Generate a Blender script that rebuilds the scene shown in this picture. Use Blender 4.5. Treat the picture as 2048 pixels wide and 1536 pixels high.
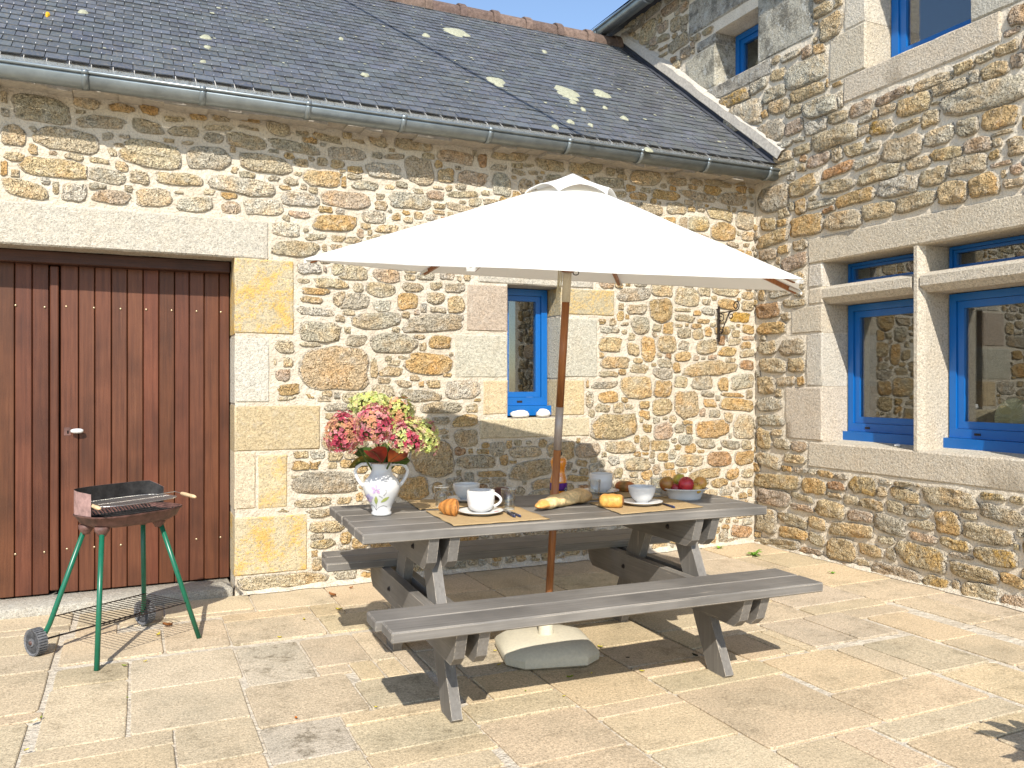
import bpy, math, random
import numpy as np
from mathutils import Vector, Matrix, noise

rad = math.radians
for o in list(bpy.data.objects):
    bpy.data.objects.remove(o)
SC = bpy.context.scene
COL = SC.collection
RNG = random.Random(11)

# ------------------------------------------------------------------ camera, sky, sun, exposure
F = 1640.0                       # focal length in photograph pixels (2048 wide)
YAW = rad(24.7)
CAM = Vector((-4.818, -5.495, 1.35))
FW = Vector((math.sin(YAW), math.cos(YAW), 0)); RT = Vector((math.cos(YAW), -math.sin(YAW), 0))
cam = bpy.data.cameras.new('camera'); camo = bpy.data.objects.new('camera', cam); COL.objects.link(camo)
cam.sensor_width = 36; cam.lens = F / 2048 * 36
cam.clip_start = .05; cam.clip_end = 500
camo.location = CAM; camo.rotation_euler = (rad(90), 0, -YAW)
SC.camera = camo
SC.render.resolution_x = 1024; SC.render.resolution_y = 768

LIGHT = Vector((.45, 1.11, -1.0)).normalized()          # direction the sunlight travels
world = bpy.data.worlds.new('World'); SC.world = world; world.use_nodes = True
wn = world.node_tree.nodes; wl = world.node_tree.links
sky = wn.new('ShaderNodeTexSky'); sky.sky_type = 'NISHITA'; sky.sun_disc = False
sky.sun_elevation = math.asin(-LIGHT.z); sky.sun_rotation = math.atan2(-LIGHT.x, -LIGHT.y)
sky.air_density = 1.0; sky.dust_density = .4; sky.ozone_density = 1.6
wl.new(sky.outputs[0], wn['Background'].inputs[0]); wn['Background'].inputs[1].default_value = .15
sl = bpy.data.lights.new('sun', 'SUN'); sl.energy = 4.2; sl.angle = rad(.53); sl.color = (1, .95, .865)
so = bpy.data.objects.new('sun', sl); COL.objects.link(so)
so.rotation_euler = LIGHT.to_track_quat('-Z', 'Y').to_euler(); so.location = (-3, -12, 12)
vs = SC.view_settings
vs.view_transform = 'Standard'; vs.look = 'None'; vs.gamma = 1; vs.use_curve_mapping = False; vs.exposure = .62
SC.cycles.transparent_max_bounces = 32

# ------------------------------------------------------------------ measuring: photograph pixel -> point on a real plane
def ray(px, py): return FW + RT * ((px - 1024) / F) + Vector((0, 0, (768 - py) / F))
def onz(px, py, z=0.): r = ray(px, py); return CAM + r * ((z - CAM.z) / r.z)
def ony(px, py, y=0.): r = ray(px, py); return CAM + r * ((y - CAM.y) / r.y)
def onx(px, py, x=0.): r = ray(px, py); return CAM + r * ((x - CAM.x) / r.x)
def onplane(px, py, p0, n): r = ray(px, py); return CAM + r * ((p0 - CAM).dot(n) / r.dot(n))

# ------------------------------------------------------------------ mesh helpers
class MB:
    def __init__(s): s.v = []; s.f = []; s.t = []; s.m = []; s.cur = (1, 1, 1, 0); s.mi = 0
    def tint(s, c):
        s.cur = tuple(c) if len(c) == 4 else (c[0], c[1], c[2], 0); return s
    def add(s, vs_, fs):
        o = len(s.v); s.v += [tuple(p) for p in vs_]; s.t += [s.cur] * len(vs_)
        s.f += [tuple(i + o for i in f) for f in fs]; s.m += [s.mi] * len(fs); return s
    def box(s, c, size, M=None, bev=0.0):
        hx, hy, hz = size[0] / 2, size[1] / 2, size[2] / 2
        if bev <= 0:
            vv = [Vector((x, y, z)) for x in (-hx, hx) for y in (-hy, hy) for z in (-hz, hz)]
            ff = [(0, 1, 3, 2), (4, 6, 7, 5), (0, 4, 5, 1), (2, 3, 7, 6), (0, 2, 6, 4), (1, 5, 7, 3)]
        else:
            vv = []; ids = {}
            for x in (-1, 1):
                for y in (-1, 1):
                    for z in (-1, 1):
                        for a in range(3):
                            p = [x * (hx - bev), y * (hy - bev), z * (hz - bev)]
                            p[a] = (x * hx, y * hy, z * hz)[a]
                            ids[(x, y, z, a)] = len(vv); vv.append(Vector(p))
            ff = []
            for a in range(3):
                b, c2 = (a + 1) % 3, (a + 2) % 3
                for sg in (-1, 1):
                    q = []
                    for sb, sc in ((-1, -1), (1, -1), (1, 1), (-1, 1)):
                        k = [0, 0, 0]; k[a] = sg; k[b] = sb; k[c2] = sc; q.append(ids[(*k, a)])
                    ff.append(tuple(q if sg > 0 else q[::-1]))
            for a in range(3):
                b, c2 = (a + 1) % 3, (a + 2) % 3
                for sb in (-1, 1):
                    for sc in (-1, 1):
                        k0 = [0, 0, 0]; k0[b] = sb; k0[c2] = sc
                        k1 = list(k0); k0[a] = -1; k1[a] = 1
                        q = (ids[(*k0, b)], ids[(*k1, b)], ids[(*k1, c2)], ids[(*k0, c2)])
                        ff.append(q if sb * sc < 0 else q[::-1])
            for x in (-1, 1):
                for y in (-1, 1):
                    for z in (-1, 1):
                        q = (ids[(x, y, z, 0)], ids[(x, y, z, 1)], ids[(x, y, z, 2)])
                        ff.append(q if x * y * z > 0 else q[::-1])
        c = Vector(c)
        s.add([(M @ p if M else p) + c for p in vv], ff); return s
    def tube(s, pts, r, n=8, caps=True, rs=None):
        pts = [Vector(p) for p in pts]; L = len(pts); rings = []
        up = None
        for i, p in enumerate(pts):
            d = (pts[min(i + 1, L - 1)] - pts[max(i - 1, 0)]).normalized()
            if up is None: up = Vector((0, 0, 1)) if abs(d.z) < .9 else Vector((1, 0, 0))
            a = d.cross(up)
            if a.length < 1e-4: a = d.orthogonal()
            a.normalize(); b = a.cross(d).normalized(); up = b
            rr = rs[i] if rs else r
            rings.append([p + a * (math.cos(2 * math.pi * k / n) * rr) + b * (math.sin(2 * math.pi * k / n) * rr) for k in range(n)])
        vv = [q for g in rings for q in g]; ff = []
        for i in range(L - 1):
            for k in range(n):
                ff.append((i * n + k, i * n + (k + 1) % n, (i + 1) * n + (k + 1) % n, (i + 1) * n + k))
        if caps: ff.append(tuple(range(n))[::-1]); ff.append(tuple((L - 1) * n + k for k in range(n)))
        s.add(vv, ff); return s
    def lathe(s, prof, n=24, c=(0, 0, 0), M=None, sx=1, sy=1):
        c = Vector(c); vv = []; ff = []
        for r, z in prof:
            for k in range(n):
                a = 2 * math.pi * k / n
                p = Vector((r * math.cos(a) * sx, r * math.sin(a) * sy, z)); vv.append((M @ p if M else p) + c)
        for i in range(len(prof) - 1):
            for k in range(n):
                ff.append((i * n + k, i * n + (k + 1) % n, (i + 1) * n + (k + 1) % n, (i + 1) * n + k))
        if prof[0][0] > 1e-5: ff.append(tuple(range(n))[::-1])
        if prof[-1][0] > 1e-5: ff.append(tuple((len(prof) - 1) * n + k for k in range(n)))
        s.add(vv, ff); return s
    def prism(s, poly, ext, plane='xz', off=0.0):
        """poly in a plane, extruded from off to off+ext along the third axis"""
        n = len(poly)
        def P(a, b, e):
            return {'xz': (a, e, b), 'yz': (e, a, b), 'xy': (a, b, e)}[plane]
        vv = [P(a, b, off) for a, b in poly] + [P(a, b, off + ext) for a, b in poly]
        ff = [tuple(range(n)), tuple(range(2 * n - 1, n - 1, -1))]
        ff += [(i, i + n, (i + 1) % n + n, (i + 1) % n) for i in range(n)]
        s.add(vv, ff); return s
    def build(s, name, mat, parent=None, smooth=False, kind=None, loc=None, recalc=True):
        me = bpy.data.meshes.new(name)
        me.from_pydata(s.v, [], s.f)
        at = me.color_attributes.new('tint', 'FLOAT_COLOR', 'POINT')
        at.data.foreach_set('color', np.array(s.t, dtype=np.float32).ravel())
        mats = mat if isinstance(mat, (list, tuple)) else [mat]
        for m in mats: me.materials.append(m)
        if len(mats) > 1: me.polygons.foreach_set('material_index', s.m)
        if smooth: me.polygons.foreach_set('use_smooth', [True] * len(s.f))
        if recalc:
            import bmesh
            bm = bmesh.new(); bm.from_mesh(me); bmesh.ops.recalc_face_normals(bm, faces=bm.faces); bm.to_mesh(me); bm.free()
        o = bpy.data.objects.new(name, me); COL.objects.link(o)
        if parent: o.parent = parent
        if kind: o['kind'] = kind
        if loc is not None: o.location = loc
        return o

def smooth_angle(o, deg=40):
    me = o.data; me.polygons.foreach_set('use_smooth', [True] * len(me.polygons))
    try: me.set_sharp_from_angle(angle=rad(deg))
    except Exception: pass
    return o

def thing(name, label, cat, loc=(0, 0, 0), rotz=0, group=None):
    o = bpy.data.objects.new(name, None); COL.objects.link(o); o.empty_display_size = .1
    o.location = loc; o.rotation_euler = (0, 0, rotz); o['label'] = label; o['category'] = cat
    if group: o['group'] = group
    return o
def tag(o, label, cat, group=None):
    o['label'] = label; o['category'] = cat
    if group: o['group'] = group
    return o
def clone(o, parent=None, loc=None):
    c = o.copy(); COL.objects.link(c)
    if parent: c.parent = parent
    if loc is not None: c.location = loc
    return c
def clone_tree(o, parent=None):
    c = clone(o, parent)
    for ch in o.children: clone_tree(ch, c)
    return c
def jit(c, a=.12, r=RNG):
    k = 1 + r.uniform(-a, a)
    return (c[0] * k * (1 + r.uniform(-.02, .02)), c[1] * k, c[2] * k * (1 + r.uniform(-.035, .035)))

# ------------------------------------------------------------------ materials
def newmat(name):
    m = bpy.data.materials.new(name); m.use_nodes = True
    nt = m.node_tree; return m, nt, nt.nodes, nt.links, nt.nodes['Principled BSDF']
def N(nt, typ, **kw):
    n = nt.nodes.new(typ)
    for k, v in kw.items():
        if hasattr(n, k): setattr(n, k, v)
    return n
def noise_n(nt, scale, detail=3, rough=.6, vec=None, dim='3D'):
    n = N(nt, 'ShaderNodeTexNoise'); n.inputs['Scale'].default_value = scale
    n.inputs['Detail'].default_value = detail; n.inputs['Roughness'].default_value = rough
    if vec is not None: nt.links.new(vec, n.inputs['Vector'])
    return n.outputs['Fac']
def ramp(nt, fac, stops):
    r = N(nt, 'ShaderNodeValToRGB'); cr = r.color_ramp
    while len(cr.elements) < len(stops): cr.elements.new(.5)
    for e, (p, c) in zip(cr.elements, stops):
        e.position = p; e.color = (*c, 1) if len(c) == 3 else c
    nt.links.new(fac, r.inputs[0]); return r.outputs[0]
def g(v): return (v, v, v)
def mixc(nt, a, b, fac, mode='MIX'):
    m = N(nt, 'ShaderNodeMix', data_type='RGBA', blend_type=mode)
    for sock, val in ((m.inputs['Factor'], fac), (m.inputs[6], a), (m.inputs[7], b)):
        if isinstance(val, bpy.types.NodeSocket): nt.links.new(val, sock)
        elif isinstance(val, (int, float)): sock.default_value = val
        else: sock.default_value = (*val, 1) if len(val) == 3 else val
    return m.outputs[2]
def mathn(nt, op, a, b=0.):
    m = N(nt, 'ShaderNodeMath', operation=op)
    for sock, val in ((m.inputs[0], a), (m.inputs[1], b)):
        if isinstance(val, bpy.types.NodeSocket): nt.links.new(val, sock)
        else: sock.default_value = val
    return m.outputs[0]
def bump(nt, h, strength, dist, prev=None):
    b = N(nt, 'ShaderNodeBump'); b.inputs['Strength'].default_value = strength; b.inputs['Distance'].default_value = dist
    nt.links.new(h, b.inputs['Height'])
    if prev is not None: nt.links.new(prev, b.inputs['Normal'])
    return b.outputs[0]
def pos(nt): return N(nt, 'ShaderNodeNewGeometry').outputs['Position']
def objc(nt): return N(nt, 'ShaderNodeTexCoord').outputs['Object']
def attr(nt): 
    a = N(nt, 'ShaderNodeAttribute'); a.attribute_name = 'tint'; return a.outputs['Color'], a.outputs['Alpha']
def mapped(nt, vec, scale):
    m = N(nt, 'ShaderNodeMapping'); m.inputs['Scale'].default_value = scale; nt.links.new(vec, m.inputs[0]); return m.outputs[0]
def setp(p, rough=.5, spec=.5, metal=0):
    p.inputs['Roughness'].default_value = rough; p.inputs['Specular IOR Level'].default_value = spec; p.inputs['Metallic'].default_value = metal

def stone_mat(name, grain, contrast, bstr, warmk, palek, coarse=1., old=0.):
    m, nt, n, l, p = newmat(name); setp(p, .95, .2)
    P = pos(nt); c, a = attr(nt)
    n1 = noise_n(nt, grain, 3, .75, P); n2 = noise_n(nt, grain * 2.6, 2, .7, P); n3 = noise_n(nt, 6, 4, .65, P); n4 = noise_n(nt, 17, 4, .7, P)
    s_ = mathn(nt, 'ADD', mathn(nt, 'MULTIPLY', n1, .5), mathn(nt, 'MULTIPLY', n2, .5))
    k = ramp(nt, s_, [(.34, g(1 - contrast)), (.44, g(1 - contrast * .35)), (.53, g(1.10)), (.66, g(1.1 + contrast * .55))])
    col = mixc(nt, c, k, 1.0, 'MULTIPLY')
    warm = mixc(nt, col, (1.18, .93, .64), 1.0, 'MULTIPLY')
    col = mixc(nt, col, warm, ramp(nt, n3, [(.46, g(0)), (.66, g(warmk))]))
    pale = mixc(nt, col, (.60, .58, .52), .6)
    col = mixc(nt, col, pale, ramp(nt, n4, [(.53, g(0)), (.68, g(palek))]))
    lm = mathn(nt, 'MULTIPLY', a, ramp(nt, mathn(nt, 'ADD', mathn(nt, 'MULTIPLY', n3, .55), mathn(nt, 'MULTIPLY', n1, .45)), [(.48, g(0)), (.58, g(.95))]))
    col = mixc(nt, col, mixc(nt, (.58, .34, .045), k, .6, 'MULTIPLY'), lm)
    if old:
        n8 = noise_n(nt, 5, 6, .75, P); n9 = noise_n(nt, 13, 5, .75, P)
        col = mixc(nt, col, mixc(nt, col, (.36, .36, .36), 1., 'MULTIPLY'), ramp(nt, n8, [(.47, g(0)), (.60, g(old))]))
        col = mixc(nt, col, (.56, .56, .52), ramp(nt, n9, [(.55, g(0)), (.62, g(old * .8))]))
    ea = N(nt, 'ShaderNodeAttribute'); ea.attribute_name = 'edge'
    n6 = noise_n(nt, 24, 4, .7, P)
    em = ramp(nt, mathn(nt, 'ADD', mathn(nt, 'MULTIPLY', ea.outputs['Fac'], .62), mathn(nt, 'MULTIPLY', n6, .9)), [(.80, g(0)), (.93, g(.9))])
    n7 = noise_n(nt, 5, 4, .6, P)
    mcol = ramp(nt, n7, [(.3, (.53, .455, .35)), (.55, (.61, .54, .43)), (.75, (.65, .59, .49))])
    col = mixc(nt, col, mcol, em)
    l.new(col, p.inputs['Base Color'])
    b = bump(nt, n4, bstr * coarse, .05)
    b = bump(nt, n1, bstr, .026, b); b = bump(nt, n2, bstr * .6, .009, b)
    l.new(b, p.inputs['Normal']); return m
M_STONE = stone_mat('rubble_granite', 34, .5, .9, .7, .7)
M_DRESS = stone_mat('dressed_granite', 62, .5, .55, .12, .3, .25)
M_DRESSOLD = stone_mat('weathered_granite', 62, .55, .8, .12, .3, .6, .85)

def mortar_mat(name='lime_mortar', k=1., bs=1.):
    m, nt, n, l, p = newmat(name); setp(p, .95, .15)
    P = pos(nt); a = noise_n(nt, 5, 4, .6, P); b_ = noise_n(nt, 90, 2, .6, P); c_ = noise_n(nt, 26, 3, .6, P)
    col = ramp(nt, a, [(.3, (.53 * k, .455 * k, .35 * k)), (.55, (.61 * k, .54 * k, .43 * k)), (.75, (.65 * k, .59 * k, .49 * k))])
    col = mixc(nt, col, ramp(nt, b_, [(.34, g(.74)), (.44, g(.95)), (.6, g(1.05))]), 1., 'MULTIPLY')
    l.new(col, p.inputs['Base Color'])
    l.new(bump(nt, b_, .45 * bs, .008, bump(nt, c_, .8 * bs, .025)), p.inputs['Normal']); return m
M_MORTAR = mortar_mat('lime_mortar', .93)
M_POINTING = mortar_mat('pale_pointing', 1.13, .6)

def paving_mat():
    m, nt, n, l, p = newmat('sandstone_paving'); setp(p, .92, .2)
    P = pos(nt); c, a = attr(nt)
    n1 = noise_n(nt, 150, 2, .75, P); n2 = noise_n(nt, 2.3, 5, .62, P); n3 = noise_n(nt, 7, 6, .72, P); n4 = noise_n(nt, 38, 4, .7, P); n5 = noise_n(nt, 75, 2, .6, P)
    sp = mathn(nt, 'ADD', mathn(nt, 'MULTIPLY', n1, .55), mathn(nt, 'MULTIPLY', n5, .45))
    col = mixc(nt, c, ramp(nt, sp, [(.34, g(.58)), (.45, g(.92)), (.55, g(1.06)), (.68, g(1.4))]), 1., 'MULTIPLY')
    gr = mixc(nt, col, (.84, .855, .86), 1., 'MULTIPLY')
    col = mixc(nt, col, gr, ramp(nt, n2, [(.46, g(0)), (.62, g(1))]))
    dk = mixc(nt, col, (.50, .485, .45), 1., 'MULTIPLY')
    st = mathn(nt, 'MULTIPLY', ramp(nt, n3, [(.49, g(0)), (.63, g(1))]), mathn(nt, 'ADD', a, ramp(nt, n2, [(.47, g(.10)), (.70, g(.75))])))
    st = mathn(nt, 'MULTIPLY', st, ramp(nt, n4, [(.38, g(.15)), (.6, g(1))]))
    col = mixc(nt, col, dk, st)
    l.new(col, p.inputs['Base Color'])
    l.new(bump(nt, n1, .3, .006, bump(nt, n4, .4, .012)), p.inputs['Normal']); return m
M_PAVE = paving_mat()

def slate_mat():
    m, nt, n, l, p = newmat('slate'); setp(p, .42, .5)
    P = pos(nt); c, a = attr(nt)
    n1 = noise_n(nt, 55, 4, .7, P); n2 = noise_n(nt, 1.1, 3, .6, P); n3 = noise_n(nt, 160, 2, .6, P)
    col = mixc(nt, c, ramp(nt, n3, [(.3, g(.8)), (.7, g(1.2))]), 1., 'MULTIPLY')
    wm = mathn(nt, 'MULTIPLY', ramp(nt, n1, [(.52, g(0)), (.66, g(1))]), ramp(nt, n2, [(.32, g(.35)), (.60, g(1))]))
    col = mixc(nt, col, (.21, .18, .135), mathn(nt, 'MULTIPLY', wm, .7))
    l.new(col, p.inputs['Base Color'])
    l.new(ramp(nt, n1, [(.4, g(.38)), (.65, g(.75))]), p.inputs['Roughness'])
    l.new(bump(nt, n1, .25, .006), p.inputs['Normal']); return m
M_SLATE = slate_mat()

def plain(name, col=None, rough=.5, spec=.5, metal=0, var=.12, scale=30, bstr=0., bdist=.005, stretch=(1, 1, 1), coord='pos'):
    """col None: the tint attribute is the colour"""
    m, nt, n, l, p = newmat(name); setp(p, rough, spec, metal)
    P = pos(nt) if coord == 'pos' else objc(nt)
    if stretch != (1, 1, 1): P = mapped(nt, P, stretch)
    n1 = noise_n(nt, scale, 4, .65, P)
    base = attr(nt)[0] if col is None else col
    c = mixc(nt, base, ramp(nt, n1, [(.3, g(1 - var)), (.7, g(1 + var))]), 1., 'MULTIPLY')
    l.new(c, p.inputs['Base Color'])
    if bstr: l.new(bump(nt, n1, bstr, bdist), p.inputs['Normal'])
    return m
M_ZINC = plain('zinc', (.25, .285, .30), .34, .5, .6, .18, 9, .05)
M_RIDGE = plain('ridge_clay', None, .9, .2, 0, .35, 26, .5, .02)
M_LICHEN = plain('pale_lichen', (.33, .33, .24), .95, .1, 0, .3, 60, .4, .01)
M_YLICHEN = plain('orange_lichen', (.66, .36, .03), .95, .1, 0, .3, 60, .4, .01)
M_CEMENT = plain('cement', (.47, .43, .37), .95, .15, 0, .2, 40, .5, .012)
M_LEAD = plain('lead_flashing', (.06, .065, .08), .55, .4, .2, .2, 12)
M_BLUE = plain('blue_paint', (.003, .115, .39), .32, .5, 0, .05, 6)
M_IRON = plain('wrought_iron', (.028, .02, .016), .6, .4, .3, .3, 80, .2)
M_BLACK = plain('dark_void', (.012, .011, .010), .9, .1, 0, .1, 5)
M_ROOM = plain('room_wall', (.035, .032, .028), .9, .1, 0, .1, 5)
M_CHROME = plain('bare_steel', (.55, .53, .50), .35, .5, .9, .2, 60)
M_GREEN = plain('green_paint', (.006, .115, .062), .32, .5, 0, .1, 30, .05)
M_RUST = plain('rusty_brown_enamel', (.125, .062, .05), .6, .4, 0, .5, 26, .15)
M_PRIMER = plain('faded_pink_brown_enamel', (.30, .185, .165), .6, .35, 0, .35, 24, .1)
M_SOOT = plain('sooty_steel', (.028, .026, .025), .6, .4, .2, .6, 22, .1)
M_PALEWOOD = plain('pale_turned_wood', (.60, .43, .25), .6, .3, 0, .15, 40)
M_TYRE = plain('grey_plastic', (.13, .13, .135), .7, .3, 0, .4, 50, .2)
M_CERAM = plain('white_glaze', (.62, .615, .60), .18, .5, 0, .03, 12)
M_BLUEGREYCER = plain('pale_ceramic', (.74, .75, .75), .22, .5, 0, .03, 12)
M_TINTG = plain('painted_decor', None, .4, .4, 0, .2, 300)
M_PASTRY = plain('baked_crust', None, .42, .4, 0, .3, 70, .4, .006)
M_APPLE = plain('apple_skin', None, .28, .5, 0, .22, 45)
M_BASE = plain('cast_cream_concrete', (.58, .525, .40), .85, .3, 0, .08, 70, .35, .006)
M_STRAW = None
M_BRASS = plain('nail_head', (.42, .32, .20), .35, .5, .8, .2, 50)
M_NAVY = plain('navy_handle', (.012, .017, .06), .3, .5, 0, .1, 60)
M_PEBBLE = plain('white_quartz', (.78, .76, .72), .8, .3, 0, .1, 40, .3, .01)
M_CURTAIN = plain('blue_curtain', (.03, .12, .25), .9, .1, 0, .2, 9)
M_TERRA = plain('terracotta', (.40, .16, .08), .85, .2, 0, .15, 20)
M_CABLE = plain('black_cable', (.02, .02, .02), .6, .3)
M_SHELL = plain('shell', (.85, .74, .46), .6, .3, 0, .12, 30)

def weave_mat():
    m, nt, n, l, p = newmat('woven_straw'); setp(p, .85, .2)
    O = objc(nt)
    w = N(nt, 'ShaderNodeTexWave', wave_type='BANDS', bands_direction='X'); w.inputs['Scale'].default_value = 34; w.inputs['Distortion'].default_value = 1.2
    w2 = N(nt, 'ShaderNodeTexWave', wave_type='BANDS', bands_direction='Y'); w2.inputs['Scale'].default_value = 55; w2.inputs['Distortion'].default_value = 1.5
    l.new(O, w.inputs[0]); l.new(O, w2.inputs[0])
    h = mathn(nt, 'MULTIPLY', w.outputs[1], w2.outputs[1])
    col = ramp(nt, h, [(0, (.36, .24, .11)), (.4, (.60, .43, .23)), (1, (.70, .54, .32))])
    l.new(col, p.inputs['Base Color']); l.new(bump(nt, h, .8, .004), p.inputs['Normal']); return m
M_STRAW = weave_mat()

def wood_mat(name, c0, c1, c2, rough, axis, spec=.4, worn=None, tinted=False, sc=1.):
    """streaky grain running along the given axis of object space"""
    m, nt, n, l, p = newmat(name); setp(p, rough, spec)
    st = {'x': (.8, 22, 22), 'y': (22, .8, 22), 'z': (22, 22, .8)}[axis]
    O = objc(nt)
    loc = N(nt, 'ShaderNodeObjectInfo')
    add = N(nt, 'ShaderNodeVectorMath', operation='ADD'); l.new(O, add.inputs[0])
    comb = N(nt, 'ShaderNodeCombineXYZ')
    for i in range(3): l.new(mathn(nt, 'MULTIPLY', loc.outputs['Random'], 7.3 + 3 * i), comb.inputs[i])
    l.new(comb.outputs[0], add.inputs[1])
    V = mapped(nt, add.outputs[0], tuple(s * sc for s in st))
    n1 = noise_n(nt, 4, 5, .65, V); n2 = noise_n(nt, 2.2, 3, .6, add.outputs[0])
    col = ramp(nt, n1, [(.28, c0), (.5, c1), (.72, c2)])
    col = mixc(nt, col, ramp(nt, n2, [(.3, g(.62)), (.55, g(1.0)), (.75, g(1.18))]), 1., 'MULTIPLY')
    if tinted: col = mixc(nt, col, attr(nt)[0], 1., 'MULTIPLY')
    bb = bump(nt, n1, .35, .004)
    if worn:
        n3 = noise_n(nt, 7, 5, .7, mapped(nt, add.outputs[0], tuple(s * .35 * sc for s in st)))
        bv = N(nt, 'ShaderNodeBevel'); bv.inputs['Radius'].default_value = .006; bv.samples = 4
        gm = N(nt, 'ShaderNodeNewGeometry')
        dt = N(nt, 'ShaderNodeVectorMath', operation='DOT_PRODUCT'); l.new(bv.outputs[0], dt.inputs[0]); l.new(gm.outputs['Normal'], dt.inputs[1])
        edge = ramp(nt, dt.outputs['Value'], [(.90, g(1)), (.995, g(0))])
        mask = mathn(nt, 'MAXIMUM', mathn(nt, 'MULTIPLY', edge, ramp(nt, n3, [(.46, g(0)), (.54, g(1))])), ramp(nt, n3, [(.66, g(0)), (.71, g(.75))]))
        col = mixc(nt, col, worn, mask)
        n5 = noise_n(nt, 3.2, 3, .6, mapped(nt, add.outputs[0], tuple((.35 if s < 1 else 55) for s in st)))
        col = mixc(nt, col, (.30, .28, .26), ramp(nt, n5, [(.64, g(0)), (.70, g(.55))]), 'MULTIPLY')
    l.new(col, p.inputs['Base Color']); l.new(bb, p.inputs['Normal']); return m
M_DOOR = wood_mat('red_brown_door_boards', (.072, .023, .011), (.108, .035, .016), (.140, .050, .024), .5, 'z', .35, tinted=True, sc=.7)
M_DOORDARK = wood_mat('dark_door_frame', (.03, .012, .008), (.06, .022, .012), (.09, .035, .02), .5, 'x', .3)
M_GREYW  = wood_mat('grey_painted_timber_x', (.150, .136, .118), (.182, .166, .146), (.213, .196, .174), .6, 'x', .35, worn=(.46, .40, .32))
M_GREYWY = wood_mat('grey_painted_timber_y', (.150, .136, .118), (.182, .166, .146), (.213, .196, .174), .6, 'y', .35, worn=(.46, .40, .32))
M_GREYWZ = wood_mat('grey_painted_timber_z', (.150, .136, .118), (.182, .166, .146), (.213, .196, .174), .6, 'z', .35, worn=(.46, .40, .32))
M_POLE = wood_mat('varnished_pole', (.20, .065, .016), (.30, .105, .026), (.36, .14, .04), .35, 'z', .5)

def cloth_mat():
    m, nt, n, l, p = newmat('white_canvas'); setp(p, .85, .15)
    O = objc(nt); n1 = noise_n(nt, 3, 4, .5, O); n2 = noise_n(nt, 500, 1, .5, O)
    col = ramp(nt, n1, [(.3, (.75, .74, .70)), (.7, (.79, .78, .745))])
    l.new(col, p.inputs['Base Color']); l.new(bump(nt, n1, .3, .02, bump(nt, n2, .1, .001)), p.inputs['Normal'])
    tr = N(nt, 'ShaderNodeBsdfTranslucent'); tr.inputs[0].default_value = (.80, .74, .62, 1)
    mx = N(nt, 'ShaderNodeMixShader'); mx.inputs[0].default_value = .22
    l.new(p.outputs[0], mx.inputs[1]); l.new(tr.outputs[0], mx.inputs[2]); l.new(mx.outputs[0], nt.nodes['Material Output'].inputs[0]); return m
M_CLOTH = cloth_mat()
def petal_mat():
    m, nt, n, l, p = newmat('petal'); setp(p, .7, .25)
    c = attr(nt)[0]; l.new(c, p.inputs['Base Color'])
    tr = N(nt, 'ShaderNodeBsdfTranslucent'); l.new(c, tr.inputs[0])
    mx = N(nt, 'ShaderNodeMixShader'); mx.inputs[0].default_value = .25
    l.new(p.outputs[0], mx.inputs[1]); l.new(tr.outputs[0], mx.inputs[2]); l.new(mx.outputs[0], nt.nodes['Material Output'].inputs[0]); return m
M_PETAL = petal_mat()
def glass_mat(name, tint, base, power, rough=0.):
    m, nt, n, l, p = newmat(name); nt.nodes.remove(p)
    t = N(nt, 'ShaderNodeBsdfTransparent'); t.inputs[0].default_value = (*tint, 1)
    gs = N(nt, 'ShaderNodeBsdfGlossy'); gs.inputs['Roughness'].default_value = rough
    lw = N(nt, 'ShaderNodeLayerWeight'); lw.inputs[0].default_value = .5
    fac = mathn(nt, 'MINIMUM', mathn(nt, 'ADD', mathn(nt, 'MULTIPLY', mathn(nt, 'POWER', lw.outputs['Facing'], power), 1 - base), base), .9)
    mx = N(nt, 'ShaderNodeMixShader'); l.new(fac, mx.inputs[0]); l.new(t.outputs[0], mx.inputs[1]); l.new(gs.outputs[0], mx.inputs[2])
    l.new(mx.outputs[0], nt.nodes['Material Output'].inputs[0]); return m
M_PANE = glass_mat('window_glass', (.78, .82, .80), .15, 3.5)
M_GLASS = glass_mat('clear_glass', (.97, .98, .975), .075, 3.0)
def glint_mat():  # pale half-clear coat that stands in for highlights on glass
    m, nt, n, l, p = newmat('painted_glass_glint'); setp(p, .05, .8); p.inputs['Base Color'].default_value = (.75, .78, .78, 1)
    t = N(nt, 'ShaderNodeBsdfTransparent'); mx = N(nt, 'ShaderNodeMixShader'); mx.inputs[0].default_value = .5
    l.new(t.outputs[0], mx.inputs[1]); l.new(p.outputs[0], mx.inputs[2]); l.new(mx.outputs[0], nt.nodes['Material Output'].inputs[0]); return m
M_GLASSGLINT = glint_mat()
def juice_mat():
    m, nt, n, l, p = newmat('orange_juice'); setp(p, .15, .5); p.inputs['Base Color'].default_value = (.95, .40, .02, 1)
    tr = N(nt, 'ShaderNodeBsdfTranslucent'); tr.inputs[0].default_value = (1, .5, .03, 1)
    mx = N(nt, 'ShaderNodeMixShader'); mx.inputs[0].default_value = .45
    l.new(p.outputs[0], mx.inputs[1]); l.new(tr.outputs[0], mx.inputs[2]); l.new(mx.outputs[0], nt.nodes['Material Output'].inputs[0]); return m
M_JUICE = juice_mat()
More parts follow.
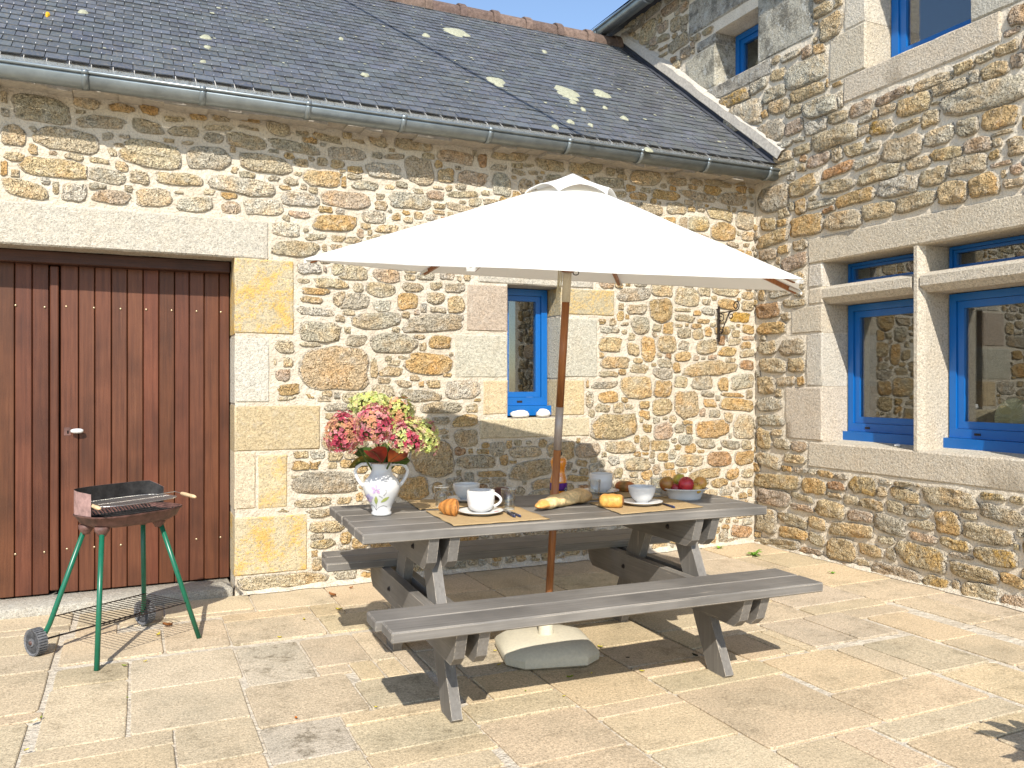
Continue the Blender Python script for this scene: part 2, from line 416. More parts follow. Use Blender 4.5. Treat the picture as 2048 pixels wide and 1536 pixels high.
# ------------------------------------------------------------------ rubble walls
# Stones measured on the two wall faces: boxes in eight enlarged views of the walls
# (view origin, enlargement), a letter for the stone's colour.
VIEWS = {1: (0, 0, 2.926), 2: (680, 0, 2.926), 3: (1348, 0, 2.926), 4: (0, 450, 2.926), 5: (600, 450, 2.926),
         6: (1348, 450, 2.926), 7: (0, 900, 2.926), 8: (1348, 1011, 2.926), 9: (1500, 840, 3.737)}
BARN_ST = {
1: """65 550 420 735 g;0 530 48 605 t;0 630 60 690 g;425 562 588 645 t;622 600 795 668 o;815 612 935 680 o;440 668 735 765 g;765 695 965 795 g;
955 672 1085 720 t;1108 660 1215 712 o;1238 668 1350 720 t;1075 612 1180 650 t;1195 625 1400 662 t;980 730 1170 810 t;1190 727 1362 775 t;1390 735 1520 765 g;
1320 775 1558 880 t;1558 705 1700 805 t;1690 690 1790 740 o;1385 682 1530 725 o;1575 815 1870 905 g;1725 765 1808 805 g;1825 783 2025 842 t;1930 740 2040 775 o;
1830 710 1920 755 t;0 722 155 870 t;190 735 592 905 t;170 735 220 775 g;590 770 665 825 g;690 785 770 815 g;665 830 735 870 t;630 862 690 920 t;
695 815 1070 995 t;1058 822 1135 850 t;1070 852 1115 875 t;1085 845 1352 1005 g;1398 893 1700 1025 t;1715 922 1808 980 t;1850 920 1920 975 t;1800 915 1840 950 t;
100 912 520 1055 q;20 885 155 950 t;0 935 48 1035 o;520 920 645 965 t;520 980 735 1085 g;755 990 880 1085 t;905 1000 1190 1095 t;1190 1020 1225 1045 t;
1225 1025 1610 1155 w;1565 1025 1640 1065 g;1715 1000 1770 1035 t;1660 1035 1750 1090 t;1765 985 2032 1105 q;1985 985 2030 1020 t;10 1045 285 1165 t;305 1055 350 1140 g;
358 1070 515 1185 w;530 1105 775 1200 p;790 1095 1010 1220 t;1015 1115 1075 1140 t;1110 1110 1160 1130 t;1030 1145 1255 1245 w;1185 1105 1262 1145 t;1290 1115 1395 1170 o;
1290 1175 1412 1260 p;1425 1155 1660 1270 w;1640 1115 1870 1215 w;1685 1228 1815 1280 p;1755 1290 1800 1312 t;1590 1295 1755 1390 w;1770 1335 1808 1360 t;1785 1360 1910 1410 g;
1930 1375 2048 1420 t;1590 1400 1870 1510 t;1880 1425 1915 1475 t;1930 1425 2010 1470 t""",
2: """0 740 125 780 o;65 812 150 842 t;0 810 35 845 o;-70 858 150 945 g;165 785 280 865 t;315 790 545 895 t;160 880 190 905 g;185 890 250 935 g;255 895 380 940 g;
380 915 550 1090 t;550 805 670 860 o;720 820 875 882 o;685 820 712 860 o;565 875 780 965 p;805 895 862 985 r;885 850 1110 955 t;880 958 980 1004 g;885 1010 1003 1155 w;
1140 925 1318 1010 t;1000 988 1085 1030 g;1100 995 1160 1030 g;1075 958 1135 982 g;1330 935 1535 1030 t;1165 890 1340 922 t;1480 1030 1675 1110 g;1200 1020 1300 1060 g;
1690 985 1885 1095 t;1560 940 1640 980 t;1610 982 1665 1020 g;1650 955 1690 980 t;1910 1030 2030 1095 t;1895 1000 1950 1028 t;1820 1108 1985 1180 o;40 968 135 1020 o;
0 990 38 1020 t;0 1025 40 1105 o;150 945 362 1055 w;65 1050 225 1120 w;565 980 670 1075 q;680 995 868 1092 p;255 1075 320 1115 t;285 1120 530 1235 w;205 1125 265 1175 g;
-110 1110 180 1230 p;540 1085 608 1110 t;505 1112 608 1175 p;625 1110 810 1165 t;825 1112 880 1145 t;835 1160 925 1200 t;425 1100 490 1140 t;545 1185 618 1225 t;
620 1190 790 1245 t;540 1228 615 1260 t;125 1225 275 1315 w;-170 1245 110 1365 o;300 1245 355 1295 o;360 1225 410 1265 o;370 1267 430 1305 t;430 1235 490 1290 t;
205 1310 345 1370 q;155 1340 195 1380 t;0 1380 130 1430 t;1040 1040 1130 1145 t;1008 1070 1040 1092 t;1600 1115 1680 1160 t;1690 1120 1800 1175 o;1740 1185 1890 1260 t;
1905 1180 2025 1260 t;1690 1178 1735 1200 t;1895 1265 1970 1315 o;1980 1265 2048 1350 t""",
3: """35 1115 250 1185 g;255 1120 428 1210 t;430 1095 490 1140 t;440 1180 488 1220 g;95 1045 170 1090 t;180 1050 340 1100 t;350 1060 420 1090 t;75 1205 125 1245 o;130 1210 180 1240 t;
195 1215 345 1295 q;355 1228 488 1350 t;55 1260 210 1360 l;210 1298 365 1420 o;390 1350 480 1415 t;365 1350 390 1380 t;305 1412 380 1450 t;400 1420 440 1450 t;450 1440 480 1470 t""",
4: """1735 220 1880 290 w;1890 240 1915 280 p;1935 220 2048 310 t;1735 310 1815 345 t;1840 308 2035 375 t;1765 362 1930 412 o;1755 414 1890 462 q;1905 445 1930 470 t;1945 385 2048 495 g;
1735 480 1960 535 w;1960 525 2020 570 g;1745 560 1995 690 g;1605 670 1725 755 t;1750 685 1880 715 t;1650 770 1715 835 t;1610 838 1700 915 p;1600 780 1622 825 t;1625 925 1755 1000 o;
1770 985 1840 1030 o;1620 1002 1730 1025 t""",
5: """0 705 410 975 Q;185 225 405 330 t;420 250 592 345 p;590 330 722 400 t;375 330 560 425 t;190 390 412 498 g;565 390 695 500 o;755 330 835 380 t;845 335 970 400 g;735 392 850 465 t;
855 410 968 525 q;760 480 860 515 t;295 508 592 610 g;590 500 645 550 t;605 520 965 630 g;265 640 392 712 g;405 632 685 755 g;660 640 735 668 t;750 640 890 730 o;695 685 740 740 t;
600 745 895 875 L;570 765 660 790 t;490 762 538 795 t;460 825 605 890 q;410 780 455 900 t;560 905 655 950 t;690 910 730 950 o;735 905 825 955 q;830 860 890 890 o;570 960 825 1035 g;
845 910 1052 1020 w;415 930 555 1020 t;870 740 905 770 t;15 985 90 1030 o;95 1000 180 1040 t;700 1030 950 1105 g;970 1040 1045 1100 t;612 1050 680 1100 t;885 1105 1050 1185 o;
760 1120 880 1170 g;900 1190 1045 1300 t;640 1240 900 1480 q;780 1190 870 1230 t;0 1370 135 1435 o;1855 365 2048 450 g;1860 455 1895 500 t;1910 460 2030 525 t;1935 530 2048 640 g;
1745 545 1790 585 o;1750 590 1865 635 w;1875 565 1920 590 t;1880 610 1915 640 t;1745 650 1885 745 q;1910 690 1985 765 q;1990 650 2080 800 o;1760 765 1930 845 q;1745 852 1860 890 t;
1925 810 2040 870 t;1705 912 1865 958 g;1875 878 2060 1018 q;1740 968 1865 1045 o;1670 970 1720 1070 g;1670 905 1692 955 o;1895 1045 1950 1080 t;1700 1100 1975 1255 q;1980 1080 2048 1140 o;
1985 1110 2010 1160 t;2000 1160 2060 1215 o;1605 1265 1760 1365 p;1780 1260 1965 1340 t;1800 1345 1870 1410 w;1895 1355 2048 1440 t;1610 1370 1680 1415 o;1220 1290 1410 1365 t;
1030 1310 1110 1345 o;1165 1340 1218 1410 o;905 1340 1150 1430 g;1225 1372 1480 1490 t;1560 1460 1690 1505 o;1030 1432 1210 1480 o;140 1040 290 1090 g""",
6: """0 360 150 480 t;135 355 215 420 t;215 350 380 420 t;390 385 485 440 q;160 430 215 470 t;250 430 375 500 o;0 485 100 510 t;0 520 120 570 t;130 545 210 580 o;325 505 445 575 O;
455 510 482 575 t;160 480 240 530 w;15 600 100 665 g;105 605 175 675 t;230 590 330 645 o;395 580 480 640 o;320 585 360 610 t;395 645 488 680 p;20 675 90 735 g;125 665 250 760 t;
0 740 100 800 o;255 710 368 770 o;310 660 390 705 t;285 775 365 815 t;375 725 485 775 t;380 790 482 850 r;55 790 375 885 q;0 880 80 955 t;100 875 225 965 g;255 890 320 975 o;
330 870 480 965 g;155 968 235 1005 g;0 965 145 1130 q;270 978 410 1008 o;265 1012 470 1090 o;165 1015 250 1070 o;145 1070 185 1125 p;200 1078 270 1130 g;290 1092 345 1160 t;
345 1110 480 1255 t;120 1135 325 1245 L;125 1245 245 1310 g;270 1255 390 1310 g;0 1160 60 1220 t;190 1320 340 1415 r;350 1315 482 1405 o;0 1280 40 1320 o;80 1420 275 1490 q;
300 1420 380 1490 o;390 1420 470 1480 t;370 1492 470 1540 t;10 1340 170 1415 t""",
7: """1375 700 1910 825 t;1705 55 1895 120 o;1710 118 2100 265 g;1600 328 1705 365 y;1720 275 1945 338 t;1970 270 2060 315 t;1710 342 1990 400 t;1770 405 2020 490 t;1810 515 1965 580 Y;
1890 585 2060 650 t;1700 145 1755 170 t;1690 280 1715 310 t""",
8: """330 110 455 190 r;300 60 330 105 t""",
}
BARN_DR = {          # dressed blocks: quoins of the door, stones framing the small window
4: """1366 194 1722 645 Y;1366 655 1580 1042 w;1366 1052 1875 1325 q""",
7: """1372 8 1500 350 t;1508 22 1685 345 y;1366 372 1800 735 Y""",
5: """975 345 1207 628 p;905 638 1207 897 w;1070 907 1207 1112 q;1560 372 1840 535 y;1560 543 1740 895 w;1560 905 1665 1115 q;1050 1125 1695 1250 t""",
}
HOUSE_ST = {
2: """1660 15 1740 75 t;1740 55 1785 120 t;1765 110 1855 265 t;1890 0 1985 100 p;1995 0 2048 80 p;1795 15 1880 105 t;1865 122 1920 200 p;1940 85 2005 195 t;2010 80 2048 150 t;
1865 190 1930 255 t;1930 190 2048 310 t;1715 195 1755 255 t;1800 265 1860 310 t;1868 262 1925 300 t;1870 305 1920 340 t;1690 150 1750 195 g""",
3: """530 290 610 355 t;535 325 625 405 t;610 255 705 320 t;625 290 745 370 w;710 185 810 275 o;750 260 815 350 p;805 120 850 165 t;815 5 935 115 t;855 65 990 245 t;940 0 1000 50 t;
565 390 655 485 q;455 440 550 550 w;655 320 900 545 w;895 450 920 515 o;110 520 185 565 o;140 560 180 615 t;215 590 265 680 g;175 620 215 670 p;265 500 440 650 Y;300 570 530 785 w;
520 490 660 610 w;685 470 890 605 q;555 565 685 685 t;515 640 555 700 o;930 470 990 515 o;965 525 1000 640 w;660 605 760 690 t;755 545 970 705 w;650 690 760 800 p;470 690 650 875 g;
365 760 470 830 t;245 665 300 715 t;700 795 770 840 w;770 680 905 795 w;905 640 1025 735 t;1030 580 1165 695 p;1185 515 1365 615 p;1370 500 1400 550 t;1200 600 1305 680 t;1175 640 1200 700 t;
1085 670 1170 730 w;550 825 695 895 w;820 720 1080 890 t;1075 730 1150 800 t;1150 685 1290 805 Y;1310 535 1510 690 q;1305 695 1450 765 t;1455 635 1560 750 y;1505 585 1580 620 t;
1410 415 1640 535 t;1515 450 1725 570 t;1645 345 1765 440 q;1730 400 1795 500 w;1770 300 1880 375 t;1800 345 1965 480 q;1890 235 2020 335 q;1930 150 2030 220 p;1970 300 2060 410 p;
1575 430 2060 695 g;1805 600 2020 775 o;1660 680 1785 810 g;1470 725 1650 865 w;1225 780 1455 960 t;1700 790 1870 910 p;1870 805 1930 870 t;1850 872 1920 940 o;1860 755 1990 800 w;
1955 790 2060 920 t;590 880 705 960 t;695 835 810 920 t;780 880 920 990 p;930 850 990 950 t;1005 830 1110 925 q;1110 835 1210 900 w;1505 845 1695 955 q;1060 905 1210 995 w;870 945 1055 1045 r;
1080 960 1325 1085 t;1325 970 1360 1010 t;1355 905 1505 1005 t;1615 890 1840 1040 t;1445 970 1605 1100 t;1850 935 1980 985 p;1975 950 2060 1030 p;1915 990 1950 1045 t;580 945 720 1040 t;
725 950 780 1010 t;680 1020 845 1155 q;860 1035 1060 1145 t;1200 1020 1435 1165 w;1550 1045 1725 1205 q;1735 1005 1905 1160 o;1930 1030 2060 1110 t;505 1070 680 1250 g;785 1155 945 1230 w;
790 1140 840 1180 t;715 1160 780 1260 o;670 1180 710 1240 t;615 1210 680 1280 t;955 1100 1175 1215 o;875 1205 950 1250 r;1110 1170 1295 1295 t;1305 1115 1535 1245 t;685 1240 880 1395 o;
885 1220 1105 1355 t;510 1265 605 1360 q;610 1280 670 1330 o;492 1345 670 1450 q;615 1430 680 1490 o;700 1395 785 1470 t;500 1450 605 1530 p""",
6: """640 165 785 270 p;500 365 540 445 o;560 355 690 430 w;645 430 780 490 t;492 450 630 550 r;500 560 660 645 o;635 510 690 560 t;505 675 610 760 t;630 665 775 765 t;505 780 660 865 t;
670 775 775 865 q;500 885 595 990 q;610 885 715 940 t;725 885 775 940 o;600 955 640 1010 t;495 1005 635 1090 w;495 1110 645 1180 w""",
9: """65 60 165 215 q;175 62 250 120 t;190 135 300 225 t;315 148 432 240 p;65 240 235 365 t;265 250 425 330 t;245 335 325 390 o;340 350 440 400 w;445 358 505 408 w;510 372 630 435 o;640 392 735 450 w;
45 385 385 530 q;400 430 580 560 o;590 450 718 528 r;750 415 960 565 y;970 435 1060 485 w;1080 450 1215 500 t;1230 470 1280 505 t;65 505 305 655 p;315 545 485 610 t;590 535 695 590 t;
705 555 820 640 t;965 490 1030 580 t;1060 500 1275 620 t;835 580 1005 680 q;1025 595 1150 705 t;320 618 485 690 p;510 590 718 745 q;1160 630 1360 740 w;740 665 925 770 p;60 650 205 850 t;
218 690 435 805 t;450 715 580 830 q;935 700 1165 865 g;1190 740 1390 830 t;600 750 925 895 q;220 785 440 910 o;450 835 570 945 t;960 855 1090 935 t;1205 835 1405 925 p;1300 495 1700 665 t;
1730 535 1920 605 y;1950 560 2060 635 t;1720 630 2060 785 g;1390 675 1575 865 o;1585 690 1705 745 t;1600 765 1970 940 t;1425 870 1655 985 y;40 860 380 990 t;385 940 550 1015 p;580 870 800 1065 q;
820 915 1000 1035 q;1025 945 1100 1055 t;810 1035 905 1100 t;920 1060 1280 1225 p;1110 905 1475 1135 y;1305 1150 1500 1270 y;1500 985 1670 1050 w;1510 1060 1860 1220 q;1685 935 2000 1110 Y;
1520 1190 1580 1295 t;1600 1200 1870 1365 t;1880 1140 2060 1255 o;1890 1290 2100 1440 p;1980 925 2025 980 y;2000 810 2060 880 w;690 1070 880 1120 p""",
}
TINTS = {'g': (.52, .465, .365, 0), 't': (.585, .495, .35, 0), 'q': (.60, .475, .295, 0), 'o': (.60, .43, .22, 0), 'O': (.60, .39, .12, .25), 'p': (.56, .445, .335, 0), 'r': (.50, .32, .185, 0),
         'w': (.59, .545, .455, 0), 'y': (.57, .475, .315, .5), 'Y': (.56, .465, .315, .72), 'l': (.57, .515, .375, .4), 'Q': (.60, .465, .295, 0), 'L': (.57, .39, .195, 0)}
def tint_of(k):
    t = TINTS[k]; return (*jit(t[:3], .11), t[3])

def wall_uv(px0, py0, px1, py1, side):
    """a stone's box in the photograph -> (u, v, half width, half height) on the wall face"""
    cx, cy = (px0 + px1) / 2, (py0 + py1) / 2
    vpx = 4591. if side == 'barn' else 270.
    s = (cy - 768) / (cx - vpx)
    h = max((py1 - py0) - .62 * abs(s) * (px1 - px0), .5 * (py1 - py0))
    f = ony if side == 'barn' else onx
    a, b, c = f(px0, cy), f(px1, cy), f(cx, cy)
    D = (c - CAM).dot(FW); hh = h / 2 / F * D
    ua, ub = (a.x, b.x) if side == 'barn' else (a.y, b.y)
    return ((ua + ub) / 2, c.z, abs(ub - ua) / 2, hh)

def read(data, side):
    out = []
    for t, txt in data.items():
        ox, oy, sc = VIEWS[t]
        for it in txt.replace('\n', '').split(';'):
            x0, y0, x1, y1, k = it.split()
            out.append((*wall_uv(ox + float(x0) / sc, oy + float(y0) / sc, ox + float(x1) / sc, oy + float(y1) / sc, side), k))
    return out

def layout(stones, blocked, u0, u1, v0, v1, shadefn, seed, nring=18, pr=(2.8, 6.5), kx=1.0, dmin=3):
    """grow every measured stone into its place, then fill what is left with small stones; returns outlines"""
    rs = random.Random(seed); res = .01
    nu, nv = int((u1 - u0) / res), int((v1 - v0) / res)
    Gd = np.zeros((nv, nu), np.int32); Bd = np.full((nv, nu), 9., np.float32)
    UU, VV = np.meshgrid(u0 + (np.arange(nu) + .5) * res, v0 + (np.arange(nv) + .5) * res)
    for (a, b, c, d) in blocked:
        Gd[(UU > a) & (UU < b) & (VV > c) & (VV < d)] = -1
    recs = []
    def put(u, v, a, b, p, rot, skew, freeonly):
        i0, i1 = max(0, int((u - a * 1.3 - u0) / res)), min(nu, int((u + a * 1.3 - u0) / res) + 2)
        j0, j1 = max(0, int((v - b * 1.3 - v0) / res)), min(nv, int((v + b * 1.3 - v0) / res) + 2)
        if i1 <= i0 or j1 <= j0: return False
        U = UU[j0:j1, i0:i1] - u; V = VV[j0:j1, i0:i1] - v
        ph = rs.uniform(0, 6)
        X = (U * math.cos(rot) + V * math.sin(rot)); Y = (-U * math.sin(rot) + V * math.cos(rot)) + skew * X * np.abs(X) / max(a, .01)
        X = X / a + .06 * np.sin(3.4 * Y / b + ph); Y = Y / b + .08 * np.sin(3.1 * X + ph * 2)
        m = (np.abs(X) ** p + np.abs(Y) ** p) ** (1 / p)
        gg = Gd[j0:j1, i0:i1]; bb = Bd[j0:j1, i0:i1]
        ok = (m < 1.0) & (m < bb) & (gg >= 0)
        if freeonly: ok &= gg == 0
        if freeonly and ok.sum() < .86 * (m < 1.0).sum(): return False
        k = len(recs) + 1
        gg[ok] = k; bb[ok] = m[ok]; return True
    for (u, v, a, b, k) in stones:
        put(u, v, a * kx, b * kx, rs.uniform(*pr), rs.uniform(-.05, .05), rs.uniform(-.16, .16), False)
        recs.append((u, v, a, b, k, True))
    for it in range(10):
        free = (Gd == 0)
        D = np.zeros((nv, nu), np.int16); cur = free.copy(); cur[0, :] = cur[-1, :] = False; cur[:, 0] = cur[:, -1] = False
        for d in range(1, 15):
            D[cur] = d
            if not cur.any(): break
            n = cur.copy()
            n[1:, :] &= cur[:-1, :]; n[:-1, :] &= cur[1:, :]; n[:, 1:] &= cur[:, :-1]; n[:, :-1] &= cur[:, 1:]
            if d % 2 == 0:
                n[1:, 1:] &= cur[:-1, :-1]; n[:-1, :-1] &= cur[1:, 1:]; n[1:, :-1] &= cur[:-1, 1:]; n[:-1, 1:] &= cur[1:, :-1]
            cur = n
        js, is_ = np.nonzero(D >= dmin)
        order = np.lexsort((np.array([rs.random() for _ in range(len(js))]), -D[js, is_].astype(np.int32)))
        for q in order:
            j, i = js[q], is_[q]; d = int(D[j, i])
            if d < dmin or Gd[j, i] != 0: continue
            d = min(d, rs.choice((5, 6, 8, 9, 11))); hh = max(d - rs.choice((0, 0, 1)), 2); hb = max(1, d // 2)
            r_ = i
            while r_ + 1 < nu and r_ - i < 3.0 * d and free[j - hb, r_ + 1] and free[j + hb, r_ + 1] and Gd[j, r_ + 1] == 0 and Gd[j - hb, r_ + 1] == 0 and Gd[j + hb, r_ + 1] == 0: r_ += 1
            l_ = i
            while l_ - 1 >= 0 and i - l_ < 3.0 * d and free[j - hb, l_ - 1] and free[j + hb, l_ - 1] and Gd[j, l_ - 1] == 0 and Gd[j - hb, l_ - 1] == 0 and Gd[j + hb, l_ - 1] == 0: l_ -= 1
            a = (r_ - l_) / 2 * res; uc = u0 + ((r_ + l_) / 2 + .5) * res
            a = min(a, hh * res * rs.uniform(1.3, 2.6)); b = hh * res
            u = min(max(u0 + (i + .5) * res, uc - abs(a * .2)), uc + abs(a * .2)) if a > 0 else u0 + (i + .5) * res
            v = v0 + (j + .5) * res
            a, b = max(a, .018) - .006, b - .004
            if b < .012 or b > a * 1.25: continue
            if not put(u, v, a, b, rs.uniform(2.4, 5), rs.uniform(-.12, .12), 0, True): continue
            recs.append((u, v, a, b, shadefn(u, v, rs), False))
    out = []
    for idx, (u, v, a, b, k, meas) in enumerate(recs):
        lab = idx + 1; pts = []
        i, j = int((u - u0) / res), int((v - v0) / res)
        if not (0 <= i < nu and 0 <= j < nv): continue
        M = max(a, b) * 1.5
        rr = []
        for q in range(nring):
            t = 2 * math.pi * (q + .5 * (idx % 2)) / nring
            ct, st_ = math.cos(t), math.sin(t); dx, dy = a * math.copysign(abs(ct) ** .8, ct), b * math.copysign(abs(st_) ** .8, st_); L = math.hypot(dx, dy); dx /= L; dy /= L
            r = .006; last = .006
            while r < M:
                ii, jj = int((u + dx * r - u0) / res), int((v + dy * r - v0) / res)
                if not (0 <= ii < nu and 0 <= jj < nv) or Gd[jj, ii] != lab: break
                last = r; r += .004
            rr.append([last, dx, dy, L])
        e = [w[0] for w in rr]; ok = max(e)
        if ok < .018: continue
        for q in range(nring):
            r = .80 * e[q] + .10 * (e[q - 1] * rr[q][3] / rr[q - 1][3] + e[(q + 1) % nring] * rr[q][3] / rr[(q + 1) % nring][3])
            r = min(r, e[q] + .012)
            r = max(r - .002, .008) * (1 + rs.uniform(-.055, .035))
            pts.append((rr[q][1] * r, rr[q][2] * r))
        ar = .5 * abs(sum(pts[q - 1][0] * pts[q][1] - pts[q][0] * pts[q - 1][1] for q in range(nring)))
        if ar < .0006: continue
        out.append((u, v, pts, k, ar, meas))
    return out

def stone_geo(mb, pts, h, rs, P):
    """a pillowed rubble stone: outline sunk in the mortar, rough face standing proud. P maps (du, dv, w) to space"""
    n = len(pts); vv = []
    sd = rs.uniform(0, 99)
    for s, hh in ((1.03, -.012), (1.0, .42), (.94, .86), (.72, 1.0), (.38, 1.0)):
        for (x, y) in pts:
            w = -.012 if hh < 0 else h * hh; k_ = s
            if hh > 0.3:
                nz = noise.noise(Vector((x * k_ * 16 + sd, y * k_ * 16, sd)))
                w += h * .55 * nz + h * .22 * rs.uniform(-1, 1)
            k = s * (1 + (rs.uniform(-.03, .03) if 0 < hh < .99 else 0))
            vv.append(P(x * k, y * k, w))
    vv.append(P(0, 0, h * (1 + rs.uniform(-.2, .25))))
    ff = []
    for r in range(4):
        for q in range(n):
            ff.append((r * n + q, r * n + (q + 1) % n, (r + 1) * n + (q + 1) % n, (r + 1) * n + q))
    for q in range(n): ff.append((4 * n + q, 4 * n + (q + 1) % n, 5 * n))
    mb.add(vv, ff)

def slab_with_holes(mb, u0, u1, v0, v1, holes, depth, P):
    us = sorted({u0, u1, *[h[0] for h in holes], *[h[1] for h in holes]}); vs2 = sorted({v0, v1, *[h[2] for h in holes], *[h[3] for h in holes]})
    us = [x for x in us if u0 <= x <= u1]; vs2 = [x for x in vs2 if v0 <= x <= v1]
    solid = {}
    for i in range(len(us) - 1):
        for j in range(len(vs2) - 1):
            cu, cv = (us[i] + us[i + 1]) / 2, (vs2[j] + vs2[j + 1]) / 2
            solid[i, j] = not any(a < cu < b and c < cv < d for a, b, c, d in holes)
    for (i, j), ok in solid.items():
        if not ok: continue
        a, b, c, d = us[i], us[i + 1], vs2[j], vs2[j + 1]
        mb.add([P(a, c, 0), P(b, c, 0), P(b, d, 0), P(a, d, 0)], [(0, 1, 2, 3)])
        mb.add([P(a, c, -depth), P(b, c, -depth), P(b, d, -depth), P(a, d, -depth)], [(3, 2, 1, 0)])
        for di, dj, e in ((-1, 0, ((a, c), (a, d))), (1, 0, ((b, c), (b, d))), (0, -1, ((a, c), (b, c))), (0, 1, ((a, d), (b, d)))):
            if not solid.get((i + di, j + dj), False):
                (p, q), (r, s) = e
                mb.add([P(p, q, 0), P(r, s, 0), P(r, s, -depth), P(p, q, -depth)], [(0, 1, 2, 3)])

def dressed_geo(mb, u0, u1, v0, v1, depth, P, proud=.005, seed=0, ch=.006, rough=.0025):
    """a squared block with slightly worn arrises, its face finely uneven, reaching depth into the wall"""
    rs = random.Random(seed); nx = max(3, int((u1 - u0) / .06)); ny = max(3, int((v1 - v0) / .06))
    nx, ny = min(nx, 20), min(ny, 12); vv = []
    for j in range(ny + 1):
        for i in range(nx + 1):
            fu, fv = i / nx, j / ny
            eu = i in (0, nx); ev = j in (0, ny)
            u = u0 + (u1 - u0) * fu; v = v0 + (v1 - v0) * fv
            if not eu and not ev:
                u = u0 + ch + (u1 - u0 - 2 * ch) * (i - 1) / (nx - 2) if nx > 2 else u
                v = v0 + ch + (v1 - v0 - 2 * ch) * (j - 1) / (ny - 2) if ny > 2 else v
            elif eu and not ev:
                v = v0 + ch + (v1 - v0 - 2 * ch) * (j - 1) / (ny - 2) if ny > 2 else v
                u += rs.uniform(-.0025, .0025)
            elif ev and not eu:
                u = u0 + ch + (u1 - u0 - 2 * ch) * (i - 1) / (nx - 2) if nx > 2 else u
                v += rs.uniform(-.0025, .0025)
            w = proud - ch if (eu or ev) else proud + rs.uniform(-rough, rough)
            vv.append(P(u, v, w))
    W = nx + 1
    ff = [(j * W + i, j * W + i + 1, (j + 1) * W + i + 1, (j + 1) * W + i) for j in range(ny) for i in range(nx)]
    ring = [i for i in range(W)] + [j * W + nx for j in range(1, ny + 1)] + [ny * W + i for i in range(nx - 1, -1, -1)] + [j * W for j in range(ny - 1, 0, -1)]
    o = len(vv)
    # back ring
    bk = []
    for r in ring:
        j, i = divmod(r, W)
        bk.append(P(u0 + (u1 - u0) * (0 if i == 0 else 1 if i == nx else (i / nx)), v0 + (v1 - v0) * (0 if j == 0 else 1 if j == ny else j / ny), -depth))
    vv += bk; L = len(ring)
    ff += [(ring[q], o + q, o + (q + 1) % L, ring[(q + 1) % L]) for q in range(L)]
    ff.append(tuple(o + q for q in range(L))[::-1])
    mb.add(vv, ff)

def PB(u, v, w): return Vector((u, -w, v))          # barn wall: faces -y
def PH(u, v, w): return Vector((-w, u, v))          # house wall: faces -x

def edge_attr(o, n):
    me = o.data; one = np.concatenate([np.ones(2 * n), np.full(n, .55), np.full(n, .12), np.zeros(n + 1)]).astype(np.float32)
    a = me.attributes.new('edge', 'FLOAT', 'POINT'); a.data.foreach_set('value', np.tile(one, len(me.vertices) // len(one)))

def raise_wall(owner, wallname, outlines, P, hfun, seed, dark=1.):
    """300 stones that show largest as parts of the wall, the rest joined"""
    rs = random.Random(seed)
    def vis(o):
        p = P(o[0], o[1], 0); d = p - CAM; D = d.dot(FW)
        if D < .3: return -1
        x = 1024 + F * d.dot(RT) / D; y = 768 - F * d.z / D
        if not (-60 < x < 2108 and -60 < y < 1596): return o[4] * 1e-4
        return o[4] / D ** 2
    outlines = sorted(outlines, key=vis, reverse=True)
    rest = MB()
    for i, (u, v, pts, k, ar, meas) in enumerate(outlines):
        h = hfun(u, v, ar, rs); tn = tint_of(k); tn = (tn[0] * dark, tn[1] * dark * .985, tn[2] * dark * .94, tn[3])
        c = P(u, v, 0)
        if i < 300:
            mb = MB().tint(tn); stone_geo(mb, pts, h, rs, lambda x, y, w: P(x, y, w))
            edge_attr(mb.build('stone', M_STONE, owner, True, loc=c), len(pts))
        else:
            rest.tint(tn); stone_geo(rest, pts, h, rs, lambda x, y, w: P(u + x, v + y, w))
    if rest.v: edge_attr(rest.build('small_stones', M_STONE, owner, True, kind='stuff'), 18)

# ------------------------------------------------------------------ the barn
barn = thing('barn', 'low stone barn with slate roof, zinc gutter and brown plank door', 'barn')
DX0, DX1, DZ0, DZ1 = -6.26, -4.24, .06, 2.155           # door opening
WX0, WX1, WZ0, WZ1 = -2.325, -1.885, 1.10, 2.085        # small window opening
mb = MB()
slab_with_holes(mb, -7.4, 0.0, -.3, 3.13, [(DX0, DX1 + .004, -.31, DZ1 + .004), (WX0 - .004, WX1 + .004, WZ0 - .004, WZ1 + .004)], .45, PB)
bwall = mb.build('wall', M_MORTAR, barn)

bstones = read(BARN_ST, 'barn'); bdress = read(BARN_DR, 'barn')
blk = [(DX0 - .3, DX1 + .01, -.4, DZ1), (WX0, WX1, WZ0, WZ1), (-6.5, -4.02, 2.15, 2.415), (-2.60, -1.55, WZ1 - .01, 2.27)]
dress_boxes = []
for (u, v, a, b, k) in bdress:
    u0, u1, v0, v1 = u - a, u + a, v - b, v + b
    if abs(u0 - DX1) < .06: u0 = DX1
    if abs(u1 - WX0) < .06: u1 = WX0
    if -1.96 < u0 < -1.80 and v > WZ0: u0 = WX1
    if u0 < WX0 - .05 and u1 > WX1 + .05: v1 = WZ0 - .004
    dress_boxes.append((u0, u1, v0, v1, k)); blk.append((u0 - .006, u1 + .006, v0 - .006, v1 + .006))
def bshade(u, v, rs):
    w = (u + 5.5) / 5.5
    return rs.choices('gtwqopr', (3.2 - 2.2 * w, 4, 2 - w, 1.2 + 2 * w, 1 + 2.2 * w, .7, .3))[0]
outl = layout(bstones, blk, -7.3, -.012, 0.0, 3.06, bshade, 5, pr=(2.5, 5.0), kx=1.01)
raise_wall(bwall, 'barn', outl, PB, lambda u, v, ar, rs: rs.uniform(.006, .013) + min(ar, .05) * .12, 21, 1.05)
